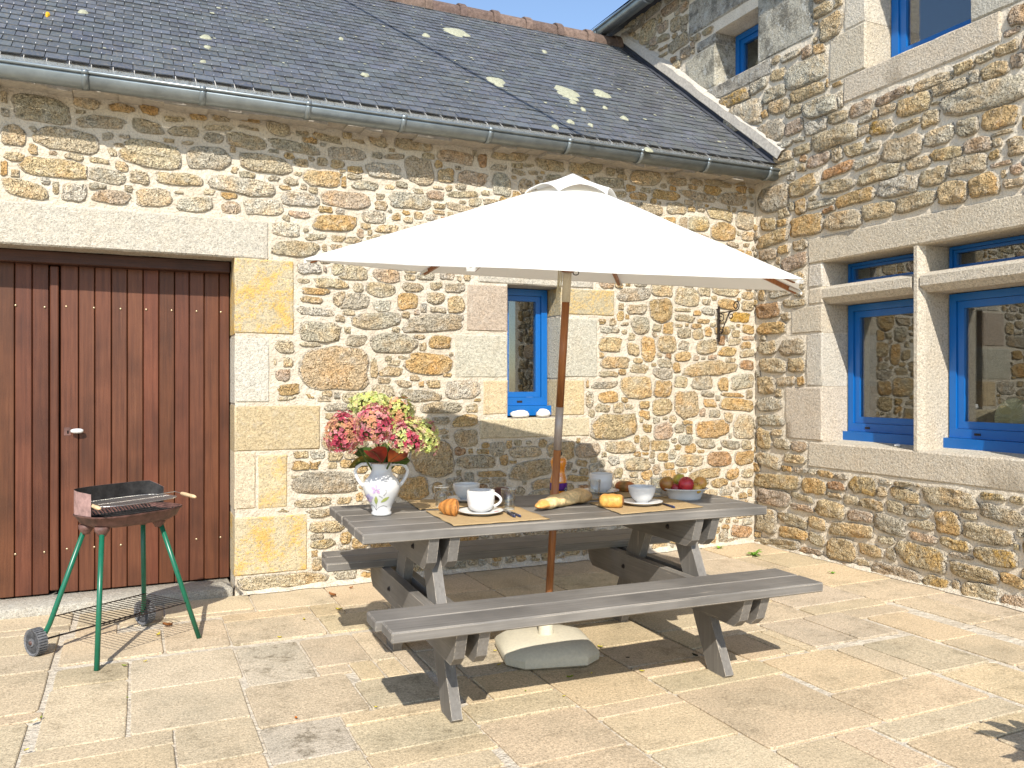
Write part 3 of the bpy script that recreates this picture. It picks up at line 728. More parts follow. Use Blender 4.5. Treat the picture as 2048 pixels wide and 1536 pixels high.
for q, (u0, u1, v0, v1, k) in enumerate(dress_boxes):
    deep = .30 if (abs(u0 - DX1) < .01 or abs(u1 - WX0) < .01 or abs(u0 - WX1) < .01 or (u0 < WX0 and u1 > WX1)) else .05
    c = Vector(((u0 + u1) / 2, 0, (v0 + v1) / 2)); tk = tint_of(k); m = MB().tint((tk[0] * .86, tk[1] * .86, tk[2] * .85, tk[3]))
    dressed_geo(m, u0 - c.x, u1 - c.x, v0 - c.z, v1 - c.z, deep, PB, .008, q, .012, .004)
    nm = 'sill_stone' if (u0 < WX0 - .05 and u1 > WX1 + .05) else 'quoin_stone'
    smooth_angle(m.build(nm, M_DRESS, bwall, loc=c), 30)
for nm, (u0, u1, v0, v1), k in (('door_lintel', (-6.5, -4.032, 2.155, 2.402), 'w'), ('window_lintel', (-2.56, -1.60, WZ1, 2.262), 't')):
    c = Vector(((u0 + u1) / 2, 0, v0)); m = MB().tint((.47, .43, .355, 0))
    dressed_geo(m, u0 - c.x, u1 - c.x, 0, v1 - v0, .30, PB, .010, 77, .010, .003)
    smooth_angle(m.build(nm, M_DRESS, bwall, loc=c), 30)
# low stone threshold under the door
m = MB().tint((.40, .37, .31, 0)); m.box((-5.25, .172, .004), (2.0, .37, .10), bev=.01); smooth_angle(m.build('threshold', M_DRESS, bwall), 50)
# far (left) jamb
m = MB().tint(TINTS['w']); m.box((DX0 - .12, .15, 1.0), (.24, .31, 2.2)); m.build('quoin_stone', M_DRESS, bwall)
# enclosing walls behind
m = MB(); m.box((-7.3, 2.15, 1.4), (.2, 3.4, 3.4)); m.box((-3.7, 4.4, 1.4), (7.4, .2, 3.4)); m.build('rear_wall', M_MORTAR, barn)

# door: planks, cover strip, head rail, nails, handle, lock plate
door = thing('door', 'x', 'x'); del door['label'], door['category']; door.parent = barn
m = MB(); m.box(((DX0 + DX1) / 2, .35, 1.1), (2.3, .05, 2.5)); m.build('door_backing', M_BLACK, door)
edges = [ony(e / 2.926, 770, .25).x for e in (-10, 85, 188, 287)] ; left_edges = [-6.24, -6.02, -5.80] + edges[0:4]
right_edges = [ony(e / 2.926, 770, .25).x for e in (352, 460, 555, 652, 745, 838, 930, 1022, 1108, 1195, 1283, 1362)]
right_edges[-1] = DX1 - .005
for E_ in (left_edges, right_edges):
    for a, b in zip(E_[:-1], E_[1:]):
        t = RNG.uniform(.86, 1.14); m = MB().tint((t, t * RNG.uniform(.9, 1.06), t * RNG.uniform(.85, 1.05)))
        w = b - a - .0045
        m.box((0, 0, 0), (w, .035, 2.02), bev=.004)
        m.build('plank', M_DOOR, door, loc=((a + b) / 2, .268 + RNG.uniform(-.0015, .0015), .065 + 1.01))
sx0, sx1 = ony(292 / 2.926, 770, .23).x, ony(344 / 2.926, 770, .23).x
m = MB().tint((.95, .95, .95)); m.box((0, 0, 0), (sx1 - sx0, .03, 1.985), bev=.006); m.build('cover_strip', M_DOOR, door, loc=((sx0 + sx1) / 2, .238, .085 + .995))
m = MB(); m.box((-5.25, .21, 2.115), (2.0, .10, .075), bev=.006); m.build('head_rail', M_DOORDARK, door)
nails = [(x / 2.926, 450 + y / 2.926) for x, y in ((92, 470), (262, 481), (388, 477), (550, 485), (706, 491), (856, 495), (1005, 500), (1151, 505), (1293, 510))]
nails += [(x / 2.926, 900 + y / 2.926) for x, y in ((90, 610), (260, 598), (392, 579), (552, 568), (708, 556), (1150, 522), (1291, 511))]
nm = None
for (x, y) in nails:
    p = ony(x, y, .25)
    if nm is None:
        m = MB(); m.lathe([(.008, 0), (.0072, .002), (.0045, .004), (0, .005)], 10, M=Matrix.Rotation(rad(90), 3, 'X')); nm = m.build('nail', M_BRASS, door, True); nm.location = p
    else: clone(nm, door, p)
hp = ony(152, 862, .215); 
m = MB().tint((.85, .85, .83)); m.tube([(-.035, 0, 0), (-.02, 0, 0), (0, 0, 0), (.02, 0, 0), (.034, 0, 0)], .016, 10, rs=[.008, .014, .016, .0145, .009])
m.tube([(-.004, .05, 0), (-.004, 0, 0)], .007, 8); m.build('handle', M_CERAM, door, True, loc=hp + Vector((.006, 0, 0)))
lp = ony(135, 863, .25)
m = MB(); m.box((0, 0, 0), (.038, .006, .05), bev=.001); m.build('lock_plate', M_RUST, door, loc=lp)
m = MB(); m.box((0, 0, 0), (.008, .003, .018)); m.build('keyhole', M_BLACK, door, loc=lp + Vector((.002, -.0045, -.003)))

def casement(owner, name, P, u0, u1, v0, v1, depth, fw=.055, sash=.04, sill=True, label=None, vents=()):
    """painted frame, sash, pane; P maps (u, v, outwards) to space, frame face at -depth"""
    w = thing(name, 'x', 'x'); del w['label'], w['category']; w.parent = owner
    def bar(a, b, c, d, front, back, mb):
        vv = [P(x, y, z) for x in (a, b) for y in (c, d) for z in (back, front)]
        mb.add(vv, [(0, 1, 3, 2), (4, 6, 7, 5), (0, 4, 5, 1), (2, 3, 7, 6), (0, 2, 6, 4), (1, 5, 7, 3)])
    m = MB(); d0 = -depth
    bar(u0, u0 + fw, v0, v1, d0, d0 - .07, m); bar(u1 - fw, u1, v0, v1, d0, d0 - .07, m)
    bar(u0 + fw, u1 - fw, v1 - fw, v1, d0, d0 - .07, m); bar(u0 + fw, u1 - fw, v0, v0 + fw * 1.25, d0, d0 - .07, m)
    m.build('frame', M_BLUE, w)
    a, b, c, d = u0 + fw, u1 - fw, v0 + fw * 1.25, v1 - fw; m = MB(); e0 = d0 - .014
    bar(a + .002, a + sash, c + .002, d - .002, e0, e0 - .05, m); bar(b - sash, b - .002, c + .002, d - .002, e0, e0 - .05, m)
    bar(a + sash, b - sash, d - sash, d - .002, e0, e0 - .05, m); bar(a + sash, b - sash, c + .002, c + sash, e0, e0 - .05, m)
    m.build('sash', M_BLUE, w)
    m = MB(); bar(a + sash - .005, b - sash + .005, c + sash - .005, d - sash + .005, e0 - .02, e0 - .026, m); m.build('pane', M_PANE, w)
    if sill:
        m = MB(); bar(u0 - .012, u1 + .012, v0 - .075, v0 - .002, d0 + .045, d0 - .06, m); m.build('drip_board', M_BLUE, w)
        for q in vents:
            m = MB(); bar(q - .022, q + .022, v0 + fw * .45, v0 + fw * .75, d0 + .004, d0 - .01, m); m.build('drain_cap', M_IRON, w)
    return w

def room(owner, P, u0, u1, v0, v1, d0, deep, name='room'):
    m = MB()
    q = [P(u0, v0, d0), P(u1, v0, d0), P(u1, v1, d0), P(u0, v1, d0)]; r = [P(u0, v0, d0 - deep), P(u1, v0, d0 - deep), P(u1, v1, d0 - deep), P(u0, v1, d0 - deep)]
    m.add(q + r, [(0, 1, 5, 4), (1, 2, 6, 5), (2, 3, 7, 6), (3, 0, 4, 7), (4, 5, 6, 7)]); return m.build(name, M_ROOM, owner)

bw = casement(barn, 'window', PB, WX0 + .012, WX1 - .012, WZ0 + .085, WZ1 - .005, .20, .05, .042, True, vents=((WX0 + WX1) / 2 - .03,))
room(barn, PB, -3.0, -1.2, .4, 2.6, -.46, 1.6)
m = MB()
for k in range(14):
    x = WX0 + .06 + k * .011; m.tube([(x, .42 + .012 * math.sin(k * 2.1), 1.16), (x, .42 + .012 * math.sin(k * 2.1 + .6), 2.05)], .008, 6)
m.build('curtain', M_CURTAIN, bw, True)

# roof
E0 = Vector((0, -.255, 3.165)); R0 = Vector((0, 2.13, 5.04)); SL = (R0 - E0); SLEN = SL.length; SD = SL.normalized(); RN = Vector((1, 0, 0)).cross(SD).normalized()
if RN.z < 0: RN = -RN
roof = thing('roof', 'x', 'x'); del roof['label'], roof['category']; roof.parent = barn
m = MB()
def RP(x, s, h=0.): return Vector((x, E0.y, E0.z)) + SD * s + RN * h
m.add([RP(-7.5, .02, -.02), RP(-.01, .02, -.02), RP(-.01, SLEN, -.02), RP(-7.5, SLEN, -.02), RP(-7.5, .02, -.07), RP(-.01, .02, -.07), RP(-.01, SLEN, -.07), RP(-7.5, SLEN, -.07)],
      [(0, 1, 2, 3), (7, 6, 5, 4), (0, 4, 5, 1), (1, 5, 6, 2), (2, 6, 7, 3), (3, 7, 4, 0)])
m.add([(-7.5, 2.13, 5.0), (-.01, 2.13, 5.0), (-.01, 4.6, 3.1), (-7.5, 4.6, 3.1)], [(0, 1, 2, 3)]); m.build('roof_deck', M_SLATE, roof)
SW, EXPO = .112, .0965
protos = []; rest = MB(); hooks = MB(); cells = []
nrow = int((SLEN - .03) / EXPO)
for r in range(nrow):
    off = (r % 2) * SW / 2
    for c in range(int(7.4 / SW) + 1):
        x = -.012 - c * SW - off
        p = RP(x - SW / 2, r * EXPO + .05); d = p - CAM; D = d.dot(FW); sx = 1024 + F * d.dot(RT) / D; sy = 768 - F * d.z / D
        seen = -30 < sx < 2100 and sy > -30
        cells.append((D if seen else D + 50, r, x))
cells.sort()
rs = random.Random(4)
def slate_geo(mb, x, s, P):
    t = rs.uniform(.8, 1.22); mb.tint((0.088 * t, .097 * t * rs.uniform(.97, 1.03), .109 * t * rs.uniform(.93, 1.07)))
    w = SW / 2 - .0022; lift = .009 + rs.uniform(-.0015, .003); ln = EXPO * 1.35; tw = rs.uniform(-.0015, .0015); j1, j2 = rs.uniform(-.003, .003), rs.uniform(-.003, .003)
    top = [(-w, j1, lift + tw), (w, j2, lift - tw), (w, ln, .001), (-w, ln, .001)]
    bot = [(-w, j1, lift + tw - .006), (w, j2, lift - tw - .006), (w, ln, -.004), (-w, ln, -.004)]
    mb.add([P(a, b, h) for a, b, h in top + bot], [(0, 1, 2, 3), (0, 4, 5, 1), (1, 5, 6, 2), (3, 7, 4, 0)])
for i, (D, r, x) in enumerate(cells):
    xc, s = x - SW / 2, r * EXPO + rs.uniform(-.0015, .0015)
    if i < 300:
        mb = MB(); slate_geo(mb, 0, 0, lambda a, b, h: Vector((a, 0, 0)) + SD * b + RN * h); mb.build('slate', M_SLATE, roof, loc=RP(xc, s), recalc=False)
    else: slate_geo(rest, 0, 0, lambda a, b, h: RP(xc + a, s + b, h))
    if D < 50:
        q = RP(x - SW, s + EXPO, .012); hooks.box(q + SD * .004, (.0022, .009, .007)); 
rest.build('slates', M_SLATE, roof, kind='stuff', recalc=False)
hooks.build('slate_hooks', M_CHROME, roof, kind='stuff', recalc=False)
# ridge tiles, lichen, cement fillet and flashing against the house
for k in range(17):
    x1 = -.06 - k * .36; m = MB().tint(jit((.15, .105, .085), .2)); prof = []
    for j in range(9):
        a = rad(-20 + 220 * j / 8); prof.append((math.cos(a), math.sin(a)))
    L = .37
    for (xa, xb, rr) in ((-L, -.05, .105), (-.06, .012, .125)):
        vv = [Vector((xx, c_ * rr, s_ * rr * .95)) for xx in (xa, xb) for c_, s_ in prof] + [Vector((xx, c_ * (rr - .014), s_ * (rr - .014) * .95)) for xx in (xa, xb) for c_, s_ in prof]
        ff = [(j, j + 1, 9 + j + 1, 9 + j) for j in range(8)] + [(18 + j + 1, 18 + j, 27 + j, 27 + j + 1) for j in range(8)] + [(9 + j, 9 + j + 1, 27 + j + 1, 27 + j) for j in range(8)] + [(j + 1, j, 18 + j, 18 + j + 1) for j in range(8)]
        m.add(vv, ff)
    smooth_angle(m.build('ridge_tile', M_RIDGE, roof, loc=(x1, 2.13, 5.005 + RNG.uniform(-.004, .004))), 50)
for (px, py, w, h, kind) in ((911, 63, 44, 14, 0), (933, 70, 14, 7, 0), (993, 162, 36, 16, 0), (1133, 183, 45, 20, 0), (1148, 197, 20, 7, 0), (1146, 204, 14, 7, 0), (1203, 187, 32, 14, 0), (1249, 236, 14, 8, 0),
        (1141, 243, 14, 7, 0), (1111, 253, 13, 7, 0), (1182, 250, 9, 6, 0), (852, 70, 15, 6, 0), (730, 149, 17, 6, 0), (1297, 299, 16, 7, 0), (166, 23, 21, 6, 0), (412, 74, 25, 8, 0), (415, 94, 15, 5, 0),
        (682, 77, 10, 4, 0), (407, 123, 13, 4, 0), (95, 28, 10, 8, 1), (1166, 218, 9, 6, 0), (1210, 215, 9, 5, 0), (1089, 103, 9, 5, 0)):
    c = onplane(px, py, RP(0, 0, .011), RN); D = (c - CAM).dot(FW)
    e = onplane(px + w / 2, py + w / 2 * .13, RP(0, 0, .011), RN) - c; hh = onplane(px, py - h / 2, RP(0, 0, .011), RN) - c
    m = MB(); n = 14; vv = [RN * .007]; 
    for s, z in ((.72, .006), (1., -.006)):
        for q in range(n):
            a = 2 * math.pi * q / n; k = s * (1 + .16 * math.sin(3 * a + px) + RNG.uniform(-.06, .06)); vv.append(e * math.cos(a) * k + SD * (hh.dot(SD)) * math.sin(a) * k + RN * z)
    ff = [(0, 1 + q, 1 + (q + 1) % n) for q in range(n)] + [(1 + q, 1 + n + q, 1 + n + (q + 1) % n, 1 + (q + 1) % n) for q in range(n)]
    m.add(vv, ff); m.build('lichen_patch', M_YLICHEN if kind else M_LICHEN, roof, True, loc=c)
m = MB()
for k in range(200):
    x = -6.0 * RNG.random() ** 1.7 - .15; s = RNG.uniform(.1, SLEN - .1); r_ = RNG.uniform(.004, .013) * (1 if RNG.random() < .9 else 1.7)
    m.add([RP(x + math.cos(q) * r_ * RNG.uniform(.7, 1.2), s + math.sin(q) * r_ * RNG.uniform(.7, 1.2), .0125) for q in (0, 1.05, 2.1, 3.14, 4.2, 5.2)], [(0, 1, 2, 3, 4, 5)])
m.build('lichen_specks', M_LICHEN, roof, kind='stuff')
m = MB(); n = 24; vv = []
for i in range(n + 1):
    s = -.03 + (SLEN + .02) * i / n; a = RNG.uniform(-.006, .006)
    vv += [RP(-.004, s, .03), RP(-.05 + a, s, .055), RP(-.045 + a, s, .125 + a), RP(-.003, s, .16 + a)]
ff = [(4 * i + j, 4 * i + j + 1, 4 * i + 5 + j, 4 * i + 4 + j) for i in range(n) for j in range(3)]
m.add(vv, ff); m.build('cement_fillet', M_CEMENT, roof)
m = MB(); m.add([RP(-.02, -.02, .0), RP(-.02, -.02, .06), RP(-.02, SLEN, .06), RP(-.02, SLEN, .0)], [(0, 1, 2, 3)]); m.add([RP(-.02, -.02, .014), RP(-.085, -.02, .014), RP(-.085, SLEN, .014), RP(-.02, SLEN, .014)], [(0, 1, 2, 3)])
m.build('flashing', M_LEAD, roof)

def gutter(owner, A, B, r, down, n=12, wallside=None, joints=1.0):
    """half-round gutter from A to B with a rolled front bead and joint collars"""
    d = (B - A).normalized(); out = d.cross(Vector((0, 0, 1))).normalized()
    if wallside is not None and out.dot(wallside) > 0: out = -out
    gt = thing('gutter', 'x', 'x'); del gt['label'], gt['category']; gt.parent = owner
    def half(rr, a0, a1, P0, P1, mb, th=.004):
        vv = []
        for P_ in (P0, P1):
            for k in range(n + 1):
                a = a0 + (a1 - a0) * k / n; vv.append(P_ + out * (math.cos(a) * rr) + Vector((0, 0, math.sin(a) * rr)))
            for k in range(n + 1):
                a = a0 + (a1 - a0) * k / n; vv.append(P_ + out * (math.cos(a) * (rr - th)) + Vector((0, 0, math.sin(a) * (rr - th))))
        W = n + 1; ff = []
        for k in range(n):
            ff += [(k, k + 1, 2 * W + k + 1, 2 * W + k), (W + k + 1, W + k, 3 * W + k, 3 * W + k + 1), (k, W + k, W + k + 1, k + 1), (2 * W + k + 1, 3 * W + k + 1, 3 * W + k, 2 * W + k)]
        ff += [(0, 2 * W, 3 * W, W), (n, W + n, 3 * W + n, 2 * W + n)]
        mb.add(vv, ff)
    m = MB(); half(r, math.pi, 2 * math.pi, A, B, m); m.tube([A + out * (r + .003) + Vector((0, 0, .006)), B + out * (r + .003) + Vector((0, 0, .006))], .010, 8)
    m.build('trough', M_ZINC, gt, True)
    L = (B - A).length; k = .45
    while k < L:
        m = MB(); P0 = A + d * k; half(r + .006, math.pi, 2 * math.pi, P0, P0 + d * .035, m, .005); m.tube([P0 + out * (r + .003) + Vector((0, 0, .006)), P0 + d * .035 + out * (r + .003) + Vector((0, 0, .006))], .014, 8)
        m.build('collar', M_ZINC, gt, True); k += joints
    for P_ in (A, B):
        m = MB(); m.add([P_] + [P_ + out * (math.cos(a) * r) + Vector((0, 0, math.sin(a) * r)) for a in [math.pi + math.pi * q / n for q in range(n + 1)]], [(0, q, q + 1) for q in range(1, n + 1)]); m.build('end_cap', M_ZINC, gt)
gutter(barn, Vector((-7.4, -.245, 3.095)), Vector((-.012, -.245, 3.095)), .068, None, wallside=Vector((0, 1, 0)), joints=.62)
# loose mortar bed under the eave
m = MB()
for k in range(60):
    x = -7.3 + k * .123; m.box((x, -.05 + RNG.uniform(-.02, .02), 3.085 + RNG.uniform(-.012, .012)), (.125, .16, .07), Matrix.Rotation(RNG.uniform(-.1, .1), 3, 'Y'))
m.build('eave_bedding', M_CEMENT, bwall)
# ------------------------------------------------------------------ the house
house = thing('house', 'tall granite house with blue mullioned windows meeting the barn at the corner', 'house')
GY0, GY1, GZ0, GZ1 = -2.44, -.755, .885, 2.29           # ground floor window
UY0, UY1, UZ0, UZ1 = -1.985, -1.169, 3.64, 4.85         # upper window
SY0, SY1, SZ0, SZ1 = -.03, .53, 4.075, 4.56             # small upper window
mb = MB(); e_ = .004
slab_with_holes(mb, -4.4, 2.45, -.3, 5.35, [(GY0 - e_, GY1 + e_, GZ0 - e_, GZ1 + e_), (UY0 - e_, UY1 + e_, UZ0 - e_, UZ1 + e_), (SY0 - e_, SY1 + e_, SZ0 - e_, SZ1 + e_)], .5, PH)
hwall = mb.build('wall', M_POINTING, house)

def zz(px, py): return onx(px, py).z
def yy(px): return onx(px, 700).y
HD = []   # (name, y0, y1, z0, z1, tint, depth)
# ground floor window: lintel, jamb blocks, sill
HD += [('lintel', -2.95, -.611, GZ1, 2.49, 't', .35)]
yl = [yy(1618), yy(1618), yy(1584), yy(1614), yy(1572)]
zs = [2.286, zz(1618, 577), zz(1618, 611), zz(1590, 669), zz(1600, 773), .905]
for i in range(5): HD.append(('jamb_stone', GY1, yl[i], zs[i + 1] + .003, zs[i] - .003, 'wttwt'[i], .35))
for a, b in ((.905, 1.35), (1.355, 1.9), (1.905, 2.286)): HD.append(('jamb_stone', GY0 - .32, GY0, a, b, 't', .35))
HD += [('sill_stone', -2.95, -.611, .70, .90, 't', .40)]
# upper window
HD += [('sill_stone', -2.19, -.965, 3.445, 3.638, 't', .40)]
HD += [('jamb_stone', UY1, yy(1661), 3.64, zz(1690, 64) , 't', .35), ('jamb_stone', UY1, yy(1690), zz(1690, 64) + .004, 4.45, 'w', .35), ('jamb_stone', UY1, yy(1672), 4.455, 4.86, 't', .35)]
HD += [('jamb_stone', -2.38, UY0, 3.64, 3.86, 'g', .35), ('jamb_stone', -2.25, UY0, 3.865, 4.3, 't', .35), ('jamb_stone', -2.4, UY0, 4.305, 4.86, 'w', .35), ('lintel', -2.4, -.85, 4.862, 5.12, 't', .35)]
# small upper window
HD += [('sill_stone', -.20, .72, 3.935, 4.07, 'g', .40), ('jamb_stone', SY1, .98, 4.075, 4.46, 'w', .35), ('jamb_stone', SY1, .80, 4.465, 4.56, 'g', .35)]
HD += [('jamb_stone', -.66, SY0, 4.075, 4.66, 'g', .35), ('lintel', -.62, .92, 4.665, 4.98, 'g', .35)]
hblk = [(GY0, GY1, GZ0, GZ1), (UY0, UY1, UZ0, UZ1), (SY0, SY1, SZ0, SZ1 + .1)]
for q, (nm, y0, y1, z0, z1, k, dp) in enumerate(HD):
    hblk.append((y0 - .006, y1 + .006, z0 - .006, z1 + .006))
    c = Vector((0, (y0 + y1) / 2, (z0 + z1) / 2)); m = MB().tint((*jit({'t': (.50, .44, .345), 'w': (.52, .475, .39), 'g': (.43, .40, .34)}[k], .05), 0))
    pr = .012 if nm in ('sill_stone', 'lintel') else .009
    dressed_geo(m, y0 - c.y, y1 - c.y, z0 - c.z, z1 - c.z, dp, PH, pr + .001 * (q % 3), 200 + q, .012, .005)
    smooth_angle(m.build(nm, M_DRESSOLD if (y1 > .6 or (z0 > 4 and y0 > -.7)) else M_DRESS, hwall, loc=c), 30)
# moulded mullion and transom of the cross window, and chamfered arrises
def hprism(name, poly, lo, hi, along, tint):
    m = MB().tint(tint)
    if along == 'z': vv = [Vector((a, b, z)) for z in (lo, hi) for a, b in poly]
    else: vv = [Vector((a, y, b)) for y in (lo, hi) for a, b in poly]
    n = len(poly); m.add(vv, [tuple(range(n))[::-1], tuple(range(n, 2 * n))] + [(i, (i + 1) % n, n + (i + 1) % n, n + i) for i in range(n)])
    return smooth_angle(m.build(name, M_DRESS, hwall), 30)
MUY0, MUY1 = -1.632, -1.538; TZ0, TZ1 = 1.968, 2.112; ch = .034
hprism('mullion', [(-.008, MUY0 + ch), (ch, MUY0), (.34, MUY0), (.34, MUY1), (ch, MUY1), (-.008, MUY1 - ch)], GZ0 + .012, GZ1 - .001, 'z', (.51, .45, .355, 0))
for a, b in ((GY0 - .002, MUY0 + .01), (MUY1 - .01, GY1 + .002)):
    hprism('transom', [(-.0095, TZ0 + .045), (.04, TZ0), (.335, TZ0), (.335, TZ1 - .012), (.055, TZ1 - .004), (-.0095, TZ1 - .035)], a, b, 'y', (.51, .45, .355, 0))
# slope of the window sill inside the opening
m = MB().tint((.51, .46, .365, 0)); m.add([PH(GY0, .893, .006), PH(GY1, .893, .006), PH(GY1, .925, -.30), PH(GY0, .925, -.30)], [(0, 1, 2, 3)]); m.build('sill_slope', M_DRESS, hwall)

def hshade(u, v, rs):
    lo = max(0, 1.2 - v)
    return rs.choices('gtwqopr', (1.2 + .8 * (v > 3), 5, 1.1, 1.3 + 1.5 * lo, .9 + 1.8 * lo, 1.0, .25))[0]
hstones = read(HOUSE_ST, 'house')
houtl = layout(hstones, hblk, -4.3, 2.40, 0.0, 5.25, hshade, 9, pr=(3.2, 7.5), kx=1.06, dmin=4)
# nothing of the wall shows where the barn stands against it
def under_barn(u, v): return u > -.25 and v > 3.0 and v < 3.37 + (u + .25) * .79 or u > .02 and v < 3.25 + (u + .2) * .79 and u < 2.13 or (u >= 2.13 and v < 5.0 - (u - 2.13) * .7)
houtl = [o for o in houtl if not under_barn(o[0], o[1] + .02)]
raise_wall(hwall, 'house', houtl, PH, lambda u, v, ar, rs: rs.uniform(.014, .026) + min(ar, .05) * .20, 33, 1.07)

# windows
for (a, b) in ((GY0, MUY0), (MUY1, GY1)):
    casement(house, 'window', PH, a + .012, b - .012, .985, TZ0 - .006, .25, .05, .05, True, vents=((b - .20,) if b > -1 else (b - .22, b - .6)))
    casement(house, 'window', PH, a + .012, b - .012, TZ1 - .004, GZ1 - .006, .25, .022, .022, False)
casement(house, 'window', PH, UY0 + .01, UY1 - .01, UZ0 + .02, UZ1 - .006, .24, .06, .055, False)
uw = house.children[-1]
m = MB(); m.add([PH(UY0, UZ0, -.335), PH(UY1 + .02, UZ0, -.335), PH(UY1 + .02, UZ1, -.335), PH(UY0, UZ1, -.335)], [(0, 1, 2, 3)]); m.build('sky_reflection_sheet', plain('painted_sky_reflection', (.003, .035, .13), .7, .2), uw)  # added sheet, coloured deep blue as the sky reflected in the pane
casement(house, 'window', PH, SY0 + .01, SY1 - .01, SZ0 + .01, SZ1 - .006, .22, .05, .045, False)
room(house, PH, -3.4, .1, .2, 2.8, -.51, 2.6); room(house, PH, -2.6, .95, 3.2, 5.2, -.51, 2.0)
# rest of the body and the roof that the gutter drains
m = MB(); m.box((2.7, 2.35, 2.6), (4.38, .2, 5.4)); m.box((2.7, -4.3, 2.6), (4.38, .2, 5.4)); m.build('side_wall', M_MORTAR, house)
m = MB().tint((.06, .07, .095)); m.add([(-.27, -4.6, 5.24), (-.27, 2.62, 5.24), (2.6, 2.62, 7.6), (2.6, -4.6, 7.6), (5.5, -4.6, 5.24), (5.5, 2.62, 5.24)], [(0, 1, 2, 3), (3, 2, 5, 4)])
m.add([(-.27, -4.6, 5.20), (-.27, 2.62, 5.20), (2.6, 2.62, 7.56), (2.6, -4.6, 7.56)], [(3, 2, 1, 0)]); m.build('roof', M_SLATE, house)
m = MB(); m.box((-.12, -1.0, 5.23), (.22, 7.1, .05)); m.build('soffit', M_LEAD, house)
gutter(house, Vector((-.24, -4.6, 5.165)), Vector((-.24, 2.62, 5.165)), .07, None, wallside=Vector((1, 0, 0)), joints=.9)

# ------------------------------------------------------------------ ground
m = MB(); m.add([(-60, -60, -.010), (60, -60, -.010), (60, 60, -.010), (-60, 60, -.010)], [(0, 1, 2, 3)])
ground = m.build('ground', M_MORTAR, kind='structure')
# paving slabs read from three enlarged views: near left corner, far right corner (x y x y), origin and enlargement per view
PV = {'P': (0, 1136, 2.926), 'Q': (600, 1136, 2.926), 'S': (1200, 1060, 2.415)}
SLABS = """P 115 1168 985 945 t;P 1000 1168 1480 865 t;P 200 1060 738 648 t;P 738 965 1395 640 t;P 290 715 745 545 t;P 765 715 1352 472 g;P 345 572 945 352 t;P 962 492 1285 300 t;P 440 345 950 215 t;P 965 290 1440 150 t;
P 1475 245 1875 110 t;P 1310 306 1795 222 o;P 1350 448 1825 265 t;P 1435 688 1730 428 G;P 1760 552 2048 395 t;P 1850 632 2020 560 t;P 1515 925 2010 615 t;P 1585 1140 1975 872 G;P -300 905 290 600 t;P -300 1250 190 895 t;
P -250 612 330 525 t;P -250 550 360 375 t;P -250 400 430 255 t;P -250 262 440 205 t;Q 85 632 240 562 t;Q 95 590 420 372 t;Q 145 382 400 250 t;Q 430 820 720 610 g;Q 330 1090 930 812 t;Q 425 1300 1090 1060 t;
Q 1045 905 1460 720 t;Q 1255 1165 1625 812 o;Q 1040 1300 1700 1170 t;S 190 1078 430 838 o;S 775 1040 870 692 o;S 355 772 758 625 t;S 1100 778 1112 568 o;S 1440 708 1250 552 t;S 1590 688 1500 508 g;S 1380 915 1590 695 o;
S 1480 1160 1270 955 o;S 1150 1160 960 1030 G;S 1660 862 1860 805 g;S 1900 1000 2040 880 o;S 1600 690 1890 630 t;S 1640 535 1480 395 o;S 1800 450 1560 320 t;S 1250 520 1150 395 g;S 900 590 760 490 t;S 1480 355 1190 270 t"""
slabs = []
for it in SLABS.replace('\n', '').split(';'):
    t, x0, y0, x1, y1, k = it.split(); ox, oy, sc = PV[t]
    a = onz(ox + float(x0) / sc, oy + float(y0) / sc); b = onz(ox + float(x1) / sc, oy + float(y1) / sc)
    slabs.append([min(a.x, b.x), max(a.x, b.x), min(a.y, b.y), max(a.y, b.y), k])
GX0, GX1, GYY0, GYY1, gr = -8.0, .0, -5.2, .0, .02
nx_, ny_ = int((GX1 - GX0) / gr), int((GYY1 - GYY0) / gr); occ = np.zeros((ny_, nx_), np.int32)
good = []
for s in slabs:
    i0, i1 = max(0, int((s[0] - GX0) / gr)), min(nx_, int((s[1] - GX0) / gr) + 1); j0, j1 = max(0, int((s[2] - GYY0) / gr)), min(ny_, int((s[3] - GYY0) / gr) + 1)
    # trim against the slabs already laid
    for _ in range(40):
        sub = occ[j0:j1, i0:i1]
        if sub.size == 0 or not sub.any(): break
        opts = [(sub[:, 0].mean(), 0), (sub[:, -1].mean(), 1), (sub[0, :].mean(), 2), (sub[-1, :].mean(), 3)]
        m_, w_ = max(opts)
        if w_ == 0: i0 += 1
        elif w_ == 1: i1 -= 1
        elif w_ == 2: j0 += 1
        else: j1 -= 1
    if (i1 - i0) * gr < .12 or (j1 - j0) * gr < .10: continue
    occ[j0:j1, i0:i1] = len(good) + 1; good.append([i0, i1, j0, j1, s[4]])
rs = random.Random(8)
while True:
    free = np.argwhere(occ == 0)
    if len(free) == 0: break
    j, i = free[-1]; j1 = j + 1; i1 = i + 1
    wmax, hmax = int(rs.choice((.45, .6, .75, .9)) / gr), int(rs.choice((.3, .4, .45, .55)) / gr)
    i0 = i
    while i0 - 1 >= 0 and i1 - i0 < wmax and occ[j, i0 - 1] == 0: i0 -= 1
    j0 = j
    while j0 - 1 >= 0 and j1 - j0 < hmax and not occ[j0 - 1, i0:i1].any(): j0 -= 1
    occ[j0:j1, i0:i1] = 9999
    good.append([i0, i1, j0, j1, rs.choice('tttoog')])
